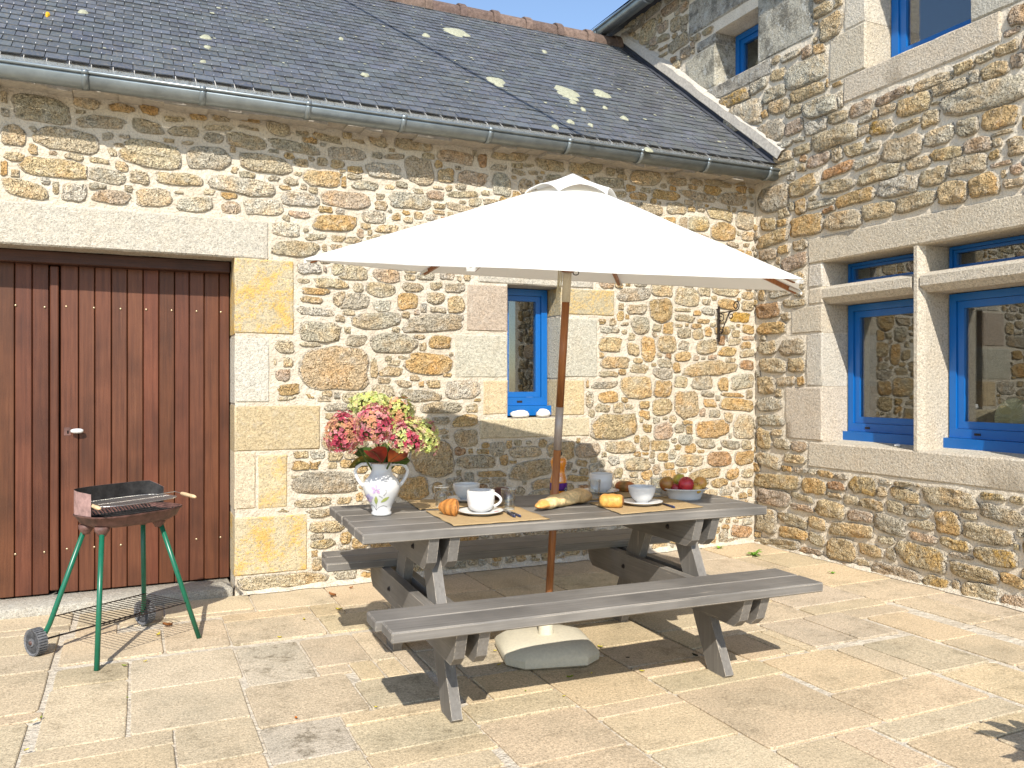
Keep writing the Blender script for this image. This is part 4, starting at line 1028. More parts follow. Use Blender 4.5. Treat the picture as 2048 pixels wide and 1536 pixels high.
# merge slivers: a strip thinner than 10 cm joins the neighbour that shares its whole long side
def merge(L):
    for a in L:
        wa, ha = (a[1] - a[0]) * gr, (a[3] - a[2]) * gr
        if min(wa, ha) >= .11: continue
        for b in L:
            if b is a: continue
            if (a[0], a[1]) == (b[0], b[1]) and (a[2] == b[3] or a[3] == b[2]): b[2], b[3] = min(a[2], b[2]), max(a[3], b[3]); L.remove(a); return True
            if (a[2], a[3]) == (b[2], b[3]) and (a[0] == b[1] or a[1] == b[0]): b[0], b[1] = min(a[0], b[0]), max(a[1], b[1]); L.remove(a); return True
    for a in L:
        wa, ha = (a[1] - a[0]) * gr, (a[3] - a[2]) * gr
        if min(wa, ha) < .07:
            best = None
            for b in L:
                if b is a: continue
                if wa < ha and (a[0] == b[1] or a[1] == b[0]) and b[2] <= a[2] and b[3] >= a[3]: best = b
                if ha <= wa and (a[2] == b[3] or a[3] == b[2]) and b[0] <= a[0] and b[1] >= a[1]: best = b
            L.remove(a); return True
    return False
while merge(good): pass
PT = {'t': (.54, .435, .29, .05), 'o': (.555, .43, .275, 0), 'g': (.52, .425, .30, .3), 'G': (.49, .415, .305, 1.1)}
def paver(i0, i1, j0, j1, k):
    x0, x1, y0, y1 = GX0 + i0 * gr, GX0 + i1 * gr, GYY0 + j0 * gr, GYY0 + j1 * gr
    x0 += rs.uniform(.003, .009); x1 -= rs.uniform(.003, .009); y0 += rs.uniform(.003, .009); y1 -= rs.uniform(.003, .009)
    cx, cy = (x0 + x1) / 2, (y0 + y1) / 2; hx, hy = (x1 - x0) / 2, (y1 - y0) / 2
    out = []
    for (ax, ay, bx_, by) in ((-1, -1, 1, -1), (1, -1, 1, 1), (1, 1, -1, 1), (-1, 1, -1, -1)):
        for q, f in enumerate((0, .05, .5, .95)):
            x = (ax + (bx_ - ax) * f) * hx; y = (ay + (by - ay) * f) * hy
            if q == 0: x *= 1 - .006 / hx; y *= 1 - .006 / hy
            out.append((x + rs.uniform(-.0025, .0025), y + rs.uniform(-.0025, .0025)))
    top = rs.uniform(-.0025, .002); n = 16; kk = rs.uniform(.92, 1.07); m = MB().tint((PT[k][0] * kk, PT[k][1] * kk * rs.uniform(.985, 1.015), PT[k][2] * kk * rs.uniform(.96, 1.04), PT[k][3] + rs.choice((0, .05, .15, .35))))
    vv = [(x, y, -.03) for x, y in out] + [(x, y, top - .003) for x, y in out] + [(x * (1 - .004 / hx), y * (1 - .004 / hy), top) for x, y in out] + [(0, 0, top + rs.uniform(-.001, .002))]
    ff = [(r * n + q, r * n + (q + 1) % n, (r + 1) * n + (q + 1) % n, (r + 1) * n + q) for r in range(2) for q in range(n)] + [(2 * n + q, 2 * n + (q + 1) % n, 3 * n) for q in range(n)]
    m.add(vv, ff); m.build('paving_slab', M_PAVE, ground, loc=(cx, cy, 0))
for gq in good: paver(*gq)
# mortar haunch along the foot of both walls
m = MB(); vv = []
for k in range(60):
    x = -4.2 + 4.2 * k / 59; vv += [(x, -.006, .03 + RNG.uniform(-.012, .015)), (x, -.035 + RNG.uniform(-.015, .015), .004)]
m.add(vv, [(2 * k, 2 * k + 1, 2 * k + 3, 2 * k + 2) for k in range(59)]); vv = []
for k in range(60):
    y = -4.2 * k / 59; vv += [(-.006, y, .03 + RNG.uniform(-.012, .012)), (-.04 + RNG.uniform(-.012, .012), y, .004)]
m.add(vv, [(2 * k, 2 * k + 2, 2 * k + 3, 2 * k + 1) for k in range(59)]); m.build('mortar_skirt', M_MORTAR, ground)

# ------------------------------------------------------------------ picnic table
TBL = thing('picnic_table', 'grey painted timber picnic table with attached benches set for breakfast', 'picnic table', (-2.972, -1.918, 0), rad(-2.4))
TM = Matrix.Translation(TBL.location) @ Matrix.Rotation(rad(-2.4), 4, 'Z')
pw = .158; th = .042
for q in range(5):
    y = -.4025 + .0805 + q * .161; m = MB(); o = RNG.uniform(-.006, .006)
    m.box((0, 0, 0), (2.0, pw - .002, th), bev=.004); m.build('table_plank', M_GREYW, TBL, loc=(o, y, .75 - th / 2 + RNG.uniform(-.001, .001)))
for s in (-1, 1):
    for q in range(2):
        y = s * (.455 + .079 + q * .160); m = MB(); m.box((0, 0, 0), (2.0 - .02 * q, .156, th), bev=.005)
        m.build('bench_plank', M_GREYW, TBL, loc=(RNG.uniform(-.004, .004) + .01 * q, y, .458 - th / 2))
def beam(poly, x0, x1, name, mat=M_GREYWY):
    m = MB(); m.prism(poly, x1 - x0, 'yz', x0); 
    # soften the long edges a little
    return m.build(name, mat, TBL)
tb = [(-.385, .7075), (.385, .7075), (.345, .60), (.30, .566), (-.30, .566), (-.345, .60)]
bb_ = [(-.745, .4155), (.745, .4155), (.705, .31), (.665, .276), (-.665, .276), (-.705, .31)]
bolts = []
for s in (-1, 1):
    for (x0, x1) in ((.59, .634), (.681, .725)):
        a, b = (x0, x1) if s > 0 else (-x1, -x0)
        beam(tb, a, b, 'table_beam'); beam(bb_, a, b, 'bench_beam')
    a, b = (.635, .680) if s > 0 else (-.680, -.635)
    for v in (-1, 1):
        f0, f1, t0, t1 = .55, .41, .20, .065
        pts = [(v * f0, .012), (v * (f0 - .012), 0), (v * f1, 0), (v * t1, .707), (v * t0, .707)]
        beam(pts, a, b, 'leg', M_GREYWZ)
    for (v, z) in ((-.14, .635), (.14, .635), (-.30, .345), (.30, .345)):
        for xx, dr in (((.725, 1), (.59, -1)) if s > 0 else ((-.725, -1), (-.59, 1))):
            bolts.append((xx, v, z, dr))
b0 = None
for (xx, v, z, dr) in bolts:
    if b0 is None:
        m = MB(); m.lathe([(.013, 0), (.013, .002), (.008, .003), (.008, .009), (0, .010)], 10, M=Matrix.Rotation(rad(90), 3, 'Y')); b0 = m.build('bolt', M_IRON, TBL, True); o = b0
    else: o = clone(b0, TBL)
    o.location = (xx, v, z); o.rotation_euler = (0, 0, 0 if dr > 0 else math.pi)

# ------------------------------------------------------------------ parasol
PB0 = Vector((-2.9465, -1.8303, 0)); AX = Vector((-.0053, -.131, 1)).normalized()
PE1 = Vector((0, 1, 0)).cross(AX).normalized(); PE2 = AX.cross(PE1)
PR, PHE, PHA, PA0 = 1.215, 1.8738, 2.3524, -.2424
para = thing('parasol', 'large white hexagonal parasol leaning over the table on a wooden pole', 'parasol', PB0)
def PP(r, a, h): return AX * h + (PE1 * math.cos(a) + PE2 * math.sin(a)) * r
DZ6 = (-.010, -.006, -.002, .017, .006, .024)     # the six ribs do not hang quite level
def canopy_pt(k, f, t, r0, r1, h0, h1, sag, lobe=0):
    """k panel, f along the edge 0..1, t from top 0 to rim 1"""
    a0, a1 = PA0 + k * math.pi / 3, PA0 + (k + 1) * math.pi / 3
    A = PP(r0 + (r1 - r0) * t, a0, h0 + (h1 - h0) * t + t * DZ6[k] * (r1 > 1)); B = PP(r0 + (r1 - r0) * t, a1, h0 + (h1 - h0) * t + t * DZ6[(k + 1) % 6] * (r1 > 1))
    P_ = A.lerp(B, f); bul = math.sin(math.pi * f)
    return P_ + AX * (-sag * bul * t * (1 - .35 * t) + lobe * max(0, math.sin(math.pi * f)) ** .8 * t ** 2) - AX * 0
def canopy(name, r0, r1, h0, h1, sag, lobe, nf, nt, rim_in=0, hem=.0, par=para):
    m = MB(); 
    for k in range(6):
        vv = []; W = nf + 1
        for j in range(nt + 1):
            for i in range(nf + 1):
                p = canopy_pt(k, i / nf, j / nt, r0, r1, h0, h1, sag, lobe)
                f = i / nf
                if rim_in: 
                    c_ = PP(0, 0, h0 + (h1 - h0) * j / nt); inw = rim_in * math.sin(math.pi * f) * (j / nt) ** 3
                    p = p + (c_ - p) * inw
                p += AX * .004 * noise.noise(p * 3.1 + Vector((k, 0, 0)))
                vv.append(p)
        ff = [(j * W + i, j * W + i + 1, (j + 1) * W + i + 1, (j + 1) * W + i) for j in range(nt) for i in range(nf)]
        if hem:
            o = len(vv)
            vv += [vv[nt * W + i] - AX * hem for i in range(W)]; ff += [(nt * W + i, nt * W + i + 1, o + i + 1, o + i) for i in range(nf)]
        m.add(vv, ff)
    o = m.build(name, M_CLOTH, par, False, recalc=False); smooth_angle(o, 12)
    return o
canopy('canopy', .085, PR, PHA - .058, PHE, .004, 0, 12, 16, .012, .003)
canopy('vent_cap', .004, .225, PHA, PHA - .105, -.006, .040, 12, 6, .06, .004)
# pole in three lengths with a metal sleeve
def along(h): return AX * h
m = MB(); m.tube([along(.06), along(1.04)], .019, 14); m.build('lower_pole', M_POLE, para, True)
m = MB(); m.tube([along(1.04), along(1.25)], .0198, 14); m.build('joint_sleeve', plain('dull_sleeve', (.36, .31, .28), .4, .5, .3, .1), para, True)
m = MB(); m.tube([along(1.25), along(1.76)], .019, 14); m.build('upper_pole', M_POLE, para, True)
m = MB(); m.tube([along(1.755), along(1.905)], .0205, 14); m.build('cream_collar', M_BASE, para, True)
m = MB(); m.tube([along(1.90), along(PHA - .01)], .019, 12); m.tube([along(1.895), along(1.925)], .03, 12); m.build('runner', M_POLE, para, True)
m = MB(); m.tube([along(PHA - .075), along(PHA - .03)], .045, 14); m.build('hub', M_POLE, para, True)
for k in range(6):
    a = PA0 + k * math.pi / 3; m = MB()
    sl_ = (PHE - (PHA - .058)) / (PR - .085)
    def hr(r): return PHA - .058 + sl_ * (r - .085) - .018
    p0, p1 = PP(.05, a, hr(.05)), PP(PR - .03, a, hr(PR - .03) + DZ6[k]); d = (p1 - p0).normalized(); s_ = AX.cross(d).normalized(); u_ = d.cross(s_)
    def bar3(p0, p1, w, h):
        vv = [p + s_ * x * w / 2 + u_ * y * h / 2 for p in (p0, p1) for x, y in ((-1, -1), (1, -1), (1, 1), (-1, 1))]
        m.add(vv, [(0, 1, 2, 3), (7, 6, 5, 4), (0, 4, 5, 1), (1, 5, 6, 2), (2, 6, 7, 3), (3, 7, 4, 0)])
    bar3(p0, p1, .016, .022); m.build('rib', M_POLE, para)
    m = MB(); q0, q1 = PP(.028, a, 1.91), PP(.52, a, hr(.52) - .014); d = (q1 - q0).normalized(); s_ = AX.cross(d).normalized(); u_ = d.cross(s_); bar3(q0, q1, .014, .016); m.build('strut', M_POLE, para)
    m = MB(); q0, q1 = PP(PR - .075, a, hr(PR - .075) + .002 + DZ6[k]), PP(PR - .004, a, hr(PR - .004) + .004 + DZ6[k]); d = (q1 - q0).normalized(); s_ = AX.cross(d).normalized(); u_ = d.cross(s_); bar3(q0, q1, .030, .012); m.build('corner_pocket', M_CLOTH, para)
for k, (dx, top, bot) in enumerate(((-.034, 1.95, 1.80), (-.042, 1.95, 1.745), (-.026, 1.95, 1.80))):
    m = MB(); o = RT * dx; m.tube([along(top) + o, along((top + bot) / 2) + o, along(bot) + o * 1.12], .0032, 6); m.build('cord', plain('cord%d' % k, (.52, .48, .34), .9, .1) if k == 0 else bpy.data.materials['cord0'], para, True)
m = MB(); pts = []
for k in range(13): pts.append(along(1.892) + RT * (.04 + .014 * math.cos(2 * math.pi * k / 12)) + Vector((0, 0, .010 * math.sin(2 * math.pi * k / 12))))
m.tube(pts, .0025, 6); m.build('pin_ring', M_IRON, para, True)

# base block: squared plan with cut corners, sloping top
pb = thing('umbrella_stand', 'cream cast parasol base with cut corners standing under the near bench', 'parasol base', (PB0.x - FW.x * .012, PB0.y - FW.y * .012, 0), rad(-14))
def oct_(h, c): return [(-h + c, -h), (h - c, -h), (h, -h + c), (h, h - c), (h - c, h), (-h + c, h), (-h, h - c), (-h, -h + c)]
lev = [(.212, .07, 0), (.230, .078, .012), (.234, .08, .045), (.226, .08, .060), (.195, .075, .086), (.14, .055, .099), (.06, .02, .105)]
m = MB(); vv = []
for h, c, z in lev:
    o = oct_(h, c)
    for q in range(8):
        for f in (0, .5): x = o[q][0] * (1 - f) + o[(q + 1) % 8][0] * f; y = o[q][1] * (1 - f) + o[(q + 1) % 8][1] * f; vv.append((x, y, z))
n = 16; ff = [tuple(range(n))[::-1]] + [(r * n + q, r * n + (q + 1) % n, (r + 1) * n + (q + 1) % n, (r + 1) * n + q) for r in range(len(lev) - 1) for q in range(n)] + [tuple((len(lev) - 1) * n + q for q in range(n))]
m.add(vv, ff); smooth_angle(m.build('block', M_BASE, pb), 35)
m = MB(); m.lathe([(.042, .085), (.038, .12), (.0365, .195), (.033, .20), (.024, .20), (.024, .10)], 18); smooth_angle(m.build('socket', M_BASE, pb), 40)
# ------------------------------------------------------------------ barbecue
bc = CAM + RT * -2.0 + FW * 4.22; e1 = RT * .5 + FW * .866
BB = thing('barbecue', 'old charcoal barbecue on four green legs and two wheels before the brown door', 'barbecue', (bc.x, bc.y, 0), math.atan2(e1.y, e1.x))
BMI = (Matrix.Translation(BB.location) @ Matrix.Rotation(BB.rotation_euler.z, 4, 'Z')).inverted()
tx = .035
def tray_pt(a, sx=.25, sy=.16, p=3.2):
    c, s = math.cos(a), math.sin(a)
    return (tx + sx * math.copysign(abs(c) ** (2 / p), c), sy * math.copysign(abs(s) ** (2 / p), s))
n = 40; m = MB(); vv = []; ff = []
prof = [(1.04, .700), (1.04, .692), (1.0, .690), (.93, .655), (.80, .638), (.0, .634)]
inner = [(1.035, .702), (.97, .698), (.90, .668), (.78, .65), (0, .648)]
for L in (prof, inner):
    o = len(vv)
    for s, z in L:
        for q in range(n):
            x, y = tray_pt(2 * math.pi * q / n); vv.append((tx + (x - tx) * s, y * s, z))
    for r in range(len(L) - 1):
        for q in range(n): ff.append((o + r * n + q, o + r * n + (q + 1) % n, o + (r + 1) * n + (q + 1) % n, o + (r + 1) * n + q))
m.add(vv, ff); m.build('tray', M_RUST, BB, True, recalc=False)
m = MB(); m2 = MB()
for mm, off in ((m, .003), (m2, 0)):
    vv = []; K = 36
    for k in range(K + 1):
        a = rad(12 + 180 * k / K); x, y = tray_pt(a, .252 + off, .162 + off)
        drop = .035 * max(0, (6 - k) / 6) + .012 * max(0, (k - 30) / 6)
        vv += [(x, y, .70), (x, y, .76), (x, y, .822 - drop)]
    mm.add(vv, [(3 * k + j, 3 * k + 3 + j, 3 * k + 4 + j, 3 * k + 1 + j) for k in range(K) for j in range(2)])
m.build('windshield', M_PRIMER, BB, True, recalc=False); m2.build('windshield_lining', M_SOOT, BB, True, recalc=False)
m = MB()
for k in range(36):
    x = tx - .225 + .45 * k / 35; y = .135 * (1 - abs((x - tx) / .26) ** 6)
    m.tube([(x, -y, .748), (x, y, .748)], .0014, 5)
loop = [(tx + (x_ - tx) * .93, y_ * .88, .747) for x_, y_ in (tray_pt(2 * math.pi * q / 32) for q in range(33))]
m.tube(loop, .0024, 6); m.tube([(tx - .22, 0, .745), (tx + .22, 0, .745)], .002, 5); m.build('grill_grid', M_CHROME, BB)
m = MB()
for k in range(22):
    x = tx - .20 + .40 * k / 21; m.tube([(x, -.13, .700), (x, -.10, .680), (x, .10, .680), (x, .13, .700)], .0032, 5)
m.tube([(tx - .21, -.07, .683), (tx + .21, -.07, .683)], .003, 5); m.tube([(tx - .21, .07, .683), (tx + .21, .07, .683)], .003, 5); m.build('charcoal_grate', M_SOOT, BB)
for (w0, h0, h1) in (((155, 1004), (172, 1007), (200, 1017.5)), ((350, 983), (362, 986.5), (391, 994))):
    P3 = [BMI @ onz(*q, .752) for q in (w0, h0, h1)]
    hnd = MB(); d = (P3[2] - P3[1]); hnd.tube([P3[1] + d * t for t in (0, .08, .3, .6, .85, 1)], .009, 10, rs=[.006, .0095, .011, .0095, .0105, .006]); ho = hnd.build('handle', M_PALEWOOD, BB, True)
    wr = MB(); wr.tube([P3[0], P3[1] + d * .1], .0025, 6); wr.tube([P3[0], Vector((max(min(P3[0].x, tx + .2), tx - .2), P3[0].y, .748))], .0025, 6); wr.build('handle_wire', M_CHROME, ho)
legs = [((-.16, -.065), (-.29, -.22)), ((.16, -.065), (.29, -.22)), ((-.16, .065), (-.29, .235)), ((.16, .065), (.29, .235))]
for (t, f) in legs:
    m = MB(); fz = 0.0 if f[1] < 0 else .12
    if f[1] < 0: pts = [(t[0], t[1], .645), (f[0], f[1], .001)]
    else:
        b = (t[0] + (f[0] - t[0]) * .8, t[1] + (f[1] - t[1]) * .8, .155); pts = [(t[0], t[1], .645), b, (b[0] + (f[0] - b[0]) * .45, b[1] + .018, .11), (f[0] * .985, f[1] + .012, .068)]
    m.tube(pts, .0125, 12); m.build('leg', M_GREEN, BB, True)
    m = MB(); m.lathe([(.036, .645), (.034, .625), (.024, .610), (.018, .598), (0, .598)], 12, (t[0], t[1], 0)); m.build('leg_socket', M_RUST, BB, True)
RY = Matrix.Rotation(rad(90), 3, 'Y')
for sx in (-1, 1):
    wh = MB(); wh.lathe([(.055, -.020), (.062, -.024), (.062, .024), (.055, .020), (.05, .012), (.022, .010), (.020, .026), (0, .026)], 30, (0, 0, 0), RY)
    wh.lathe([(.055, -.020), (.05, -.012), (.022, -.010), (.020, -.026), (0, -.026)], 30, (0, 0, 0), RY)
    for q in range(30):
        a = 2 * math.pi * q / 30; wh.box((0, math.cos(a) * .0645, math.sin(a) * .0645), (.046, .006, .007), Matrix.Rotation(a, 3, 'X'))
    wo = wh.build('wheel', M_TYRE, BB, loc=(sx * .305, .25, .068))
    hb = MB(); hb.lathe([(.010, -.032), (.010, .032)], 10, (0, 0, 0), RY); hb.build('hub', M_RUST, wo, True)
m = MB(); m.tube([(-.33, .25, .068), (.33, .25, .068)], .005, 8); m.build('axle', M_IRON, BB, True)
m = MB(); zr = .195
for k in range(19):
    x = -.25 + .5 * k / 18; m.tube([(x, -.178, zr), (x, .178, zr)], .0020, 5)
m.tube([(-.25, -.178, zr - .003), (.25, -.178, zr - .003)], .0032, 6); m.tube([(-.25, .178, zr - .003), (.25, .178, zr - .003)], .0032, 6); m.build('lower_rack', M_IRON, BB)

# ------------------------------------------------------------------ wrought iron wall bracket
w0 = ony(1433, 684, 0); w1 = ony(1433, 613, 0); hgt = w1.z - w0.z
br = thing('wall_bracket', 'black wrought iron scroll bracket fixed to the barn wall by the corner', 'bracket', (w0.x, 0, w0.z))
m = MB(); m.box((0, -.030, hgt / 2), (.022, .008, hgt), bev=.002); m.build('back_bar', M_IRON, br)
def strip(pts, name, r=.0048):
    m = MB(); m.tube(pts, r, 6); m.build(name, M_IRON, br, True)
def spiral(cy, cz, r0, r1, a0, a1, k=22): return [(0, cy + math.cos(a0 + (a1 - a0) * i / k) * (r0 + (r1 - r0) * i / k), cz + math.sin(a0 + (a1 - a0) * i / k) * (r0 + (r1 - r0) * i / k)) for i in range(k + 1)]
za = hgt - .055
strip([(0, -.034, za - .004), (0, -.15, za), (0, -.24, za)] + spiral(-.245, za + .042, .042, .015, rad(270), rad(270 - 500)), 'arm')
strip([(0, -.036, za - .002)] + spiral(-.062, za - .045, .034, .010, rad(120), rad(120 + 400)), 'upper_scroll', .004)
strip([(0, -.16, za - .004), (0, -.07, .085), (0, -.055, .05)], 'brace')
strip(spiral(-.185, za - .036, .034, .010, rad(110), rad(110 - 440)), 'brace_scroll', .004)
strip(spiral(-.062, .085, .026, .008, rad(-60), rad(-60 + 440)), 'lower_scroll', .004)
for z in (.03, hgt - .025):
    m = MB(); m.tube([(0, .0, z), (0, -.038, z)], .005, 8); m.build('fixing', M_IRON, br)

# ------------------------------------------------------------------ things on the window sills
def pebble(name, label, cat, c, size, seed, mat=None, group=None):
    rs = random.Random(seed); m = MB(); n = 12; vv = []; R_ = 7
    for j in range(R_ + 1):
        t = math.pi * j / R_
        for q in range(n):
            a = 2 * math.pi * q / n; d = Vector((math.sin(t) * math.cos(a), math.sin(t) * math.sin(a), math.cos(t)))
            k = 1 + .22 * noise.noise(d * 1.6 + Vector((seed, 0, 0))); vv.append((d.x * size[0] * k, d.y * size[1] * k, max(-.75, d.z * k) * size[2] + size[2] * .75))
    ff = [(j * n + q, (j + 1) * n + q, (j + 1) * n + (q + 1) % n, j * n + (q + 1) % n) for j in range(R_) for q in range(n)]
    m.add(vv, ff); o = m.build(name, mat or M_PEBBLE, None, True, loc=c); tag(o, label, cat, group); return o
c = ony(1037, 830, .05); pebble('pebble', 'long flat white stone at the left end of the barn window sill', 'stone', (c.x, .03, WZ0), (.082, .045, .032), 3)
c = ony(1084, 830, .05); pebble('pebble', 'chunky rounded white stone at the right end of the barn window sill', 'stone', (c.x, .03, WZ0), (.055, .045, .036), 8)
c = onx(1795, 898, .1); pebble('shell', 'small white shell on the granite sill left of the mullion', 'shell', (.10, c.y, .905), (.02, .025, .012), 12)
c = ony(1060, 800, .36); vz = MB(); vz.lathe([(0, 0), (.040, 0), (.044, .03), (.030, .10), (.026, .125), (.030, .14), (.024, .14), (.02, .10)], 16); o = vz.build('bottle', M_BLUEGREYCER, None, True, loc=(c.x, .36, WZ0 + .05)); tag(o, 'small pale vase standing inside the barn window behind the glass', 'vase')
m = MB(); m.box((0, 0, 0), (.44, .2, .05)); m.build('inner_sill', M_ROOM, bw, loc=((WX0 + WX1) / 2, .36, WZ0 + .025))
c = onx(2026, 838, .37); m = MB(); n = 72; vv = [(-.03, 0, 0)]
for r_, x in ((.06, -.026), (.12, -.006), (.135, .012)):
    for q in range(n): a = 2 * math.pi * q / n; vv.append((x - (.004 if q % 2 else -.004), math.cos(a) * r_, math.sin(a) * r_))
ff = [(0, 1 + q, 1 + (q + 1) % n) for q in range(n)] + [(1 + r * n + q, 1 + r * n + (q + 1) % n, 1 + (r + 1) * n + (q + 1) % n, 1 + (r + 1) * n + q) for r in range(2) for q in range(n)]
m.add(vv, ff); o = m.build('ribbed_ornament', M_SHELL, None, False, loc=c); tag(o, 'round ribbed beige ornament inside the right ground floor window', 'ornament')
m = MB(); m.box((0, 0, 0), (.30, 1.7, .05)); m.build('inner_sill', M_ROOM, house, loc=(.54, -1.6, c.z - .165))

# ------------------------------------------------------------------ breakfast on the table
ZT = .7515
def on_table(px, py, z=ZT): return onz(px, py, z)
def mat_(label, corners, seed):
    P4 = [on_table(*q) for q in corners[:3]]; P4.append(P4[0] + P4[2] - P4[1])   # back left, front left, front right -> back right
    c = sum(P4, Vector()) / 4; rs = random.Random(seed)
    ex = (P4[2] - P4[1]); ey = (P4[0] - P4[1]); ang = math.atan2(ex.y, ex.x); Ri = Matrix.Rotation(-ang, 3, 'Z')
    NX, NY = 22, 16; vv = []
    for z in (.0012, -.0008):
        for j in range(NY + 1):
            for i in range(NX + 1):
                p = P4[1] + ex * (i / NX) + ey * (j / NY) - c
                if i in (0, NX) or j in (0, NY): p += Vector((rs.uniform(-.002, .002), rs.uniform(-.002, .002), 0))
                q = Ri @ p; vv.append((q.x, q.y, z + .0025 + (.0014 * math.sin(i * 1.3 + seed) * math.sin(j * .9))))
    W = NX + 1; o = W * (NY + 1); ff = []
    for j in range(NY):
        for i in range(NX):
            a = j * W + i; ff += [(a, a + 1, a + W + 1, a + W), (o + a, o + a + W, o + a + W + 1, o + a + 1)]
    rim = list(range(W)) + [j * W + NX for j in range(1, NY + 1)] + [NY * W + i for i in range(NX - 1, -1, -1)] + [j * W for j in range(NY - 1, 0, -1)]
    ff += [(rim[k], o + rim[k], o + rim[(k + 1) % len(rim)], rim[(k + 1) % len(rim)]) for k in range(len(rim))]
    m = MB(); m.add(vv, ff); ob = m.build('placemat', M_STRAW, None, True, loc=(c.x, c.y, ZT)); ob.rotation_euler = (0, 0, ang); tag(ob, label, 'placemat', 'woven placemats on the table'); return ob
mat_('woven straw placemat under the croissant and the handled cup', [(851, 1023), (908, 1053), (1100, 1039)], 1)
mat_('woven straw placemat in shade under the left bowl', [(813, 1002.5), (839, 1020), (1020, 1009)], 2)
mat_('woven straw placemat under the front right bowl and pastry', [(1178, 1006), (1243, 1029.5), (1407, 1015)], 3)
mat_('woven straw placemat in shade under the tall cup by the bottle', [(1136, 986), (1166, 1002), (1322, 991)], 4)
def up(p, dz): return Vector((p.x, p.y, p.z + dz))

def saucer(label, px, py, r, mark=False):
    p = on_table(px, py, ZT + .004); t = thing('saucer', label, 'saucer', p, 0, 'saucers on the table')
    m = MB(); m.lathe([(0, 0), (r * .55, 0), (r * .6, .003), (r * .98, .016), (r, .019), (r * .97, .0195), (r * .6, .008), (r * .5, .006), (0, .006)], 36); m.build('dish', M_CERAM, t, True)
    return t
def red_mark(t, r, ang):
    m = MB().tint((.5, .06, .07)); 
    for k in range(3):
        pts = []
        for i in range(9):
            a = ang + (i - 4) * .035; rr = r * (.72 + .05 * k) + .003 * math.sin(i * 2.2 + k); pts.append((math.cos(a) * rr, math.sin(a) * rr, .0165 + (rr - r * .72) * .25))
        m.tube(pts, .0009, 5)
    m.build('red_emblem', M_TINTG, t, True)
def bowl_prof(r, h, foot, th=.004):
    out = [(0, 0), (foot, 0), (foot, .006)]; K = 9
    for i in range(1, K + 1):
        t = i / K; out.append((foot + (r - foot) * (math.sin(t * math.pi / 2) ** .85), .006 + (h - .006) * t ** 1.25))
    inn = [(a - th, b) for a, b in out[::-1][:K]] + [(0, .012)]
    return out + inn
def bowl(label, p, r, h, foot, group='white bowls'):
    t = thing('bowl', label, 'bowl', p, 0, group); m = MB(); m.lathe(bowl_prof(r, h, foot), 36); m.build('vessel', M_CERAM, t, True); return t
def cup(label, p, r, h, hang, group='breakfast cups'):
    t = thing('cup', label, 'cup', p, hang, group); m = MB()
    m.lathe([(0, 0), (r * .55, 0), (r * .58, .004), (r * .80, .012), (r * .95, .03), (r, .055), (r, h), (r - .004, h + .001), (r - .005, .055), (r * .85, .02), (0, .014)], 40); m.build('vessel', M_CERAM, t, True)
    m = MB(); pts = [(r - .003 + .033 * math.sin(math.pi * i / 12) ** .8, 0, h * .86 - (h * .60) * i / 12) for i in range(13)]; m.tube(pts, .0065, 10, rs=[.008] + [.0062] * 11 + [.008]); m.build('handle', M_CERAM, t, True); return t
def rot_right(): return math.atan2(RT.y, RT.x)
t = saucer('white saucer with a red emblem under the near cup with handle', 961.6, 1028, .104); red_mark(t, .104, rot_right() - .45)
cup('large white cup with its handle to the right beside the croissant', up(on_table(961.6, 1027), .010), .064, .098, rot_right() - .1)
saucer('white saucer in shade under the left rear bowl', 933, 1002, .100); bowl('white bowl in shade behind the croissant', up(on_table(933, 1002), .010), .069, .080, .034)
t = saucer('white saucer under the tall rear cup by the juice bottle', 1202, 986, .101); red_mark(t, .101, rot_right() - .5)
cup('white cup in shade behind the empty glass near the juice bottle', up(on_table(1202, 986), .010), .063, .098, rot_right() + 1.9)
saucer('white saucer under the sunlit right bowl', 1284, 1009, .102); bowl('white bowl in sunlight right of the round pastry', up(on_table(1284, 1008), .010), .0685, .080, .033)
def tumbler(label, px, py, r, h):
    t = thing('glass', label, 'glass', on_table(px, py, ZT + .003), 0, 'drinking glasses'); m = MB(); n = 20
    prof = [(0, 0), (r * .72, 0), (r * .80, .01), (r * .86, h * .4), (r, h), (r - .0022, h), (r * .86 - .0025, h * .4), (r * .74, .012), (0, .012)]
    m.lathe(prof, n)
    m.build('tumbler', M_GLASS, t, True)
    for nm_, rr, zz_, th_ in (('rim', r - .001, h, .0011), ('foot', r * .70, .003, .0022)):  # pale rings painted as the highlights of rim and base
        m = MB(); m.tube([(math.cos(2 * math.pi * q / 28) * rr, math.sin(2 * math.pi * q / 28) * rr, zz_) for q in range(29)], th_, 6, False); m.build(nm_, M_GLASSGLINT, t, True)
    return t
tumbler('empty drinking glass left of the shaded bowl', 883, 1013, .036, .096); tumbler('empty drinking glass right of the near handled cup', 1017, 1019, .036, .098)
tumbler('empty drinking glass in front of the tall shaded cup', 1188.6, 996, .034, .096); tumbler('empty drinking glass behind the sunlit bowl next to the fruit', 1314, 992, .036, .098)

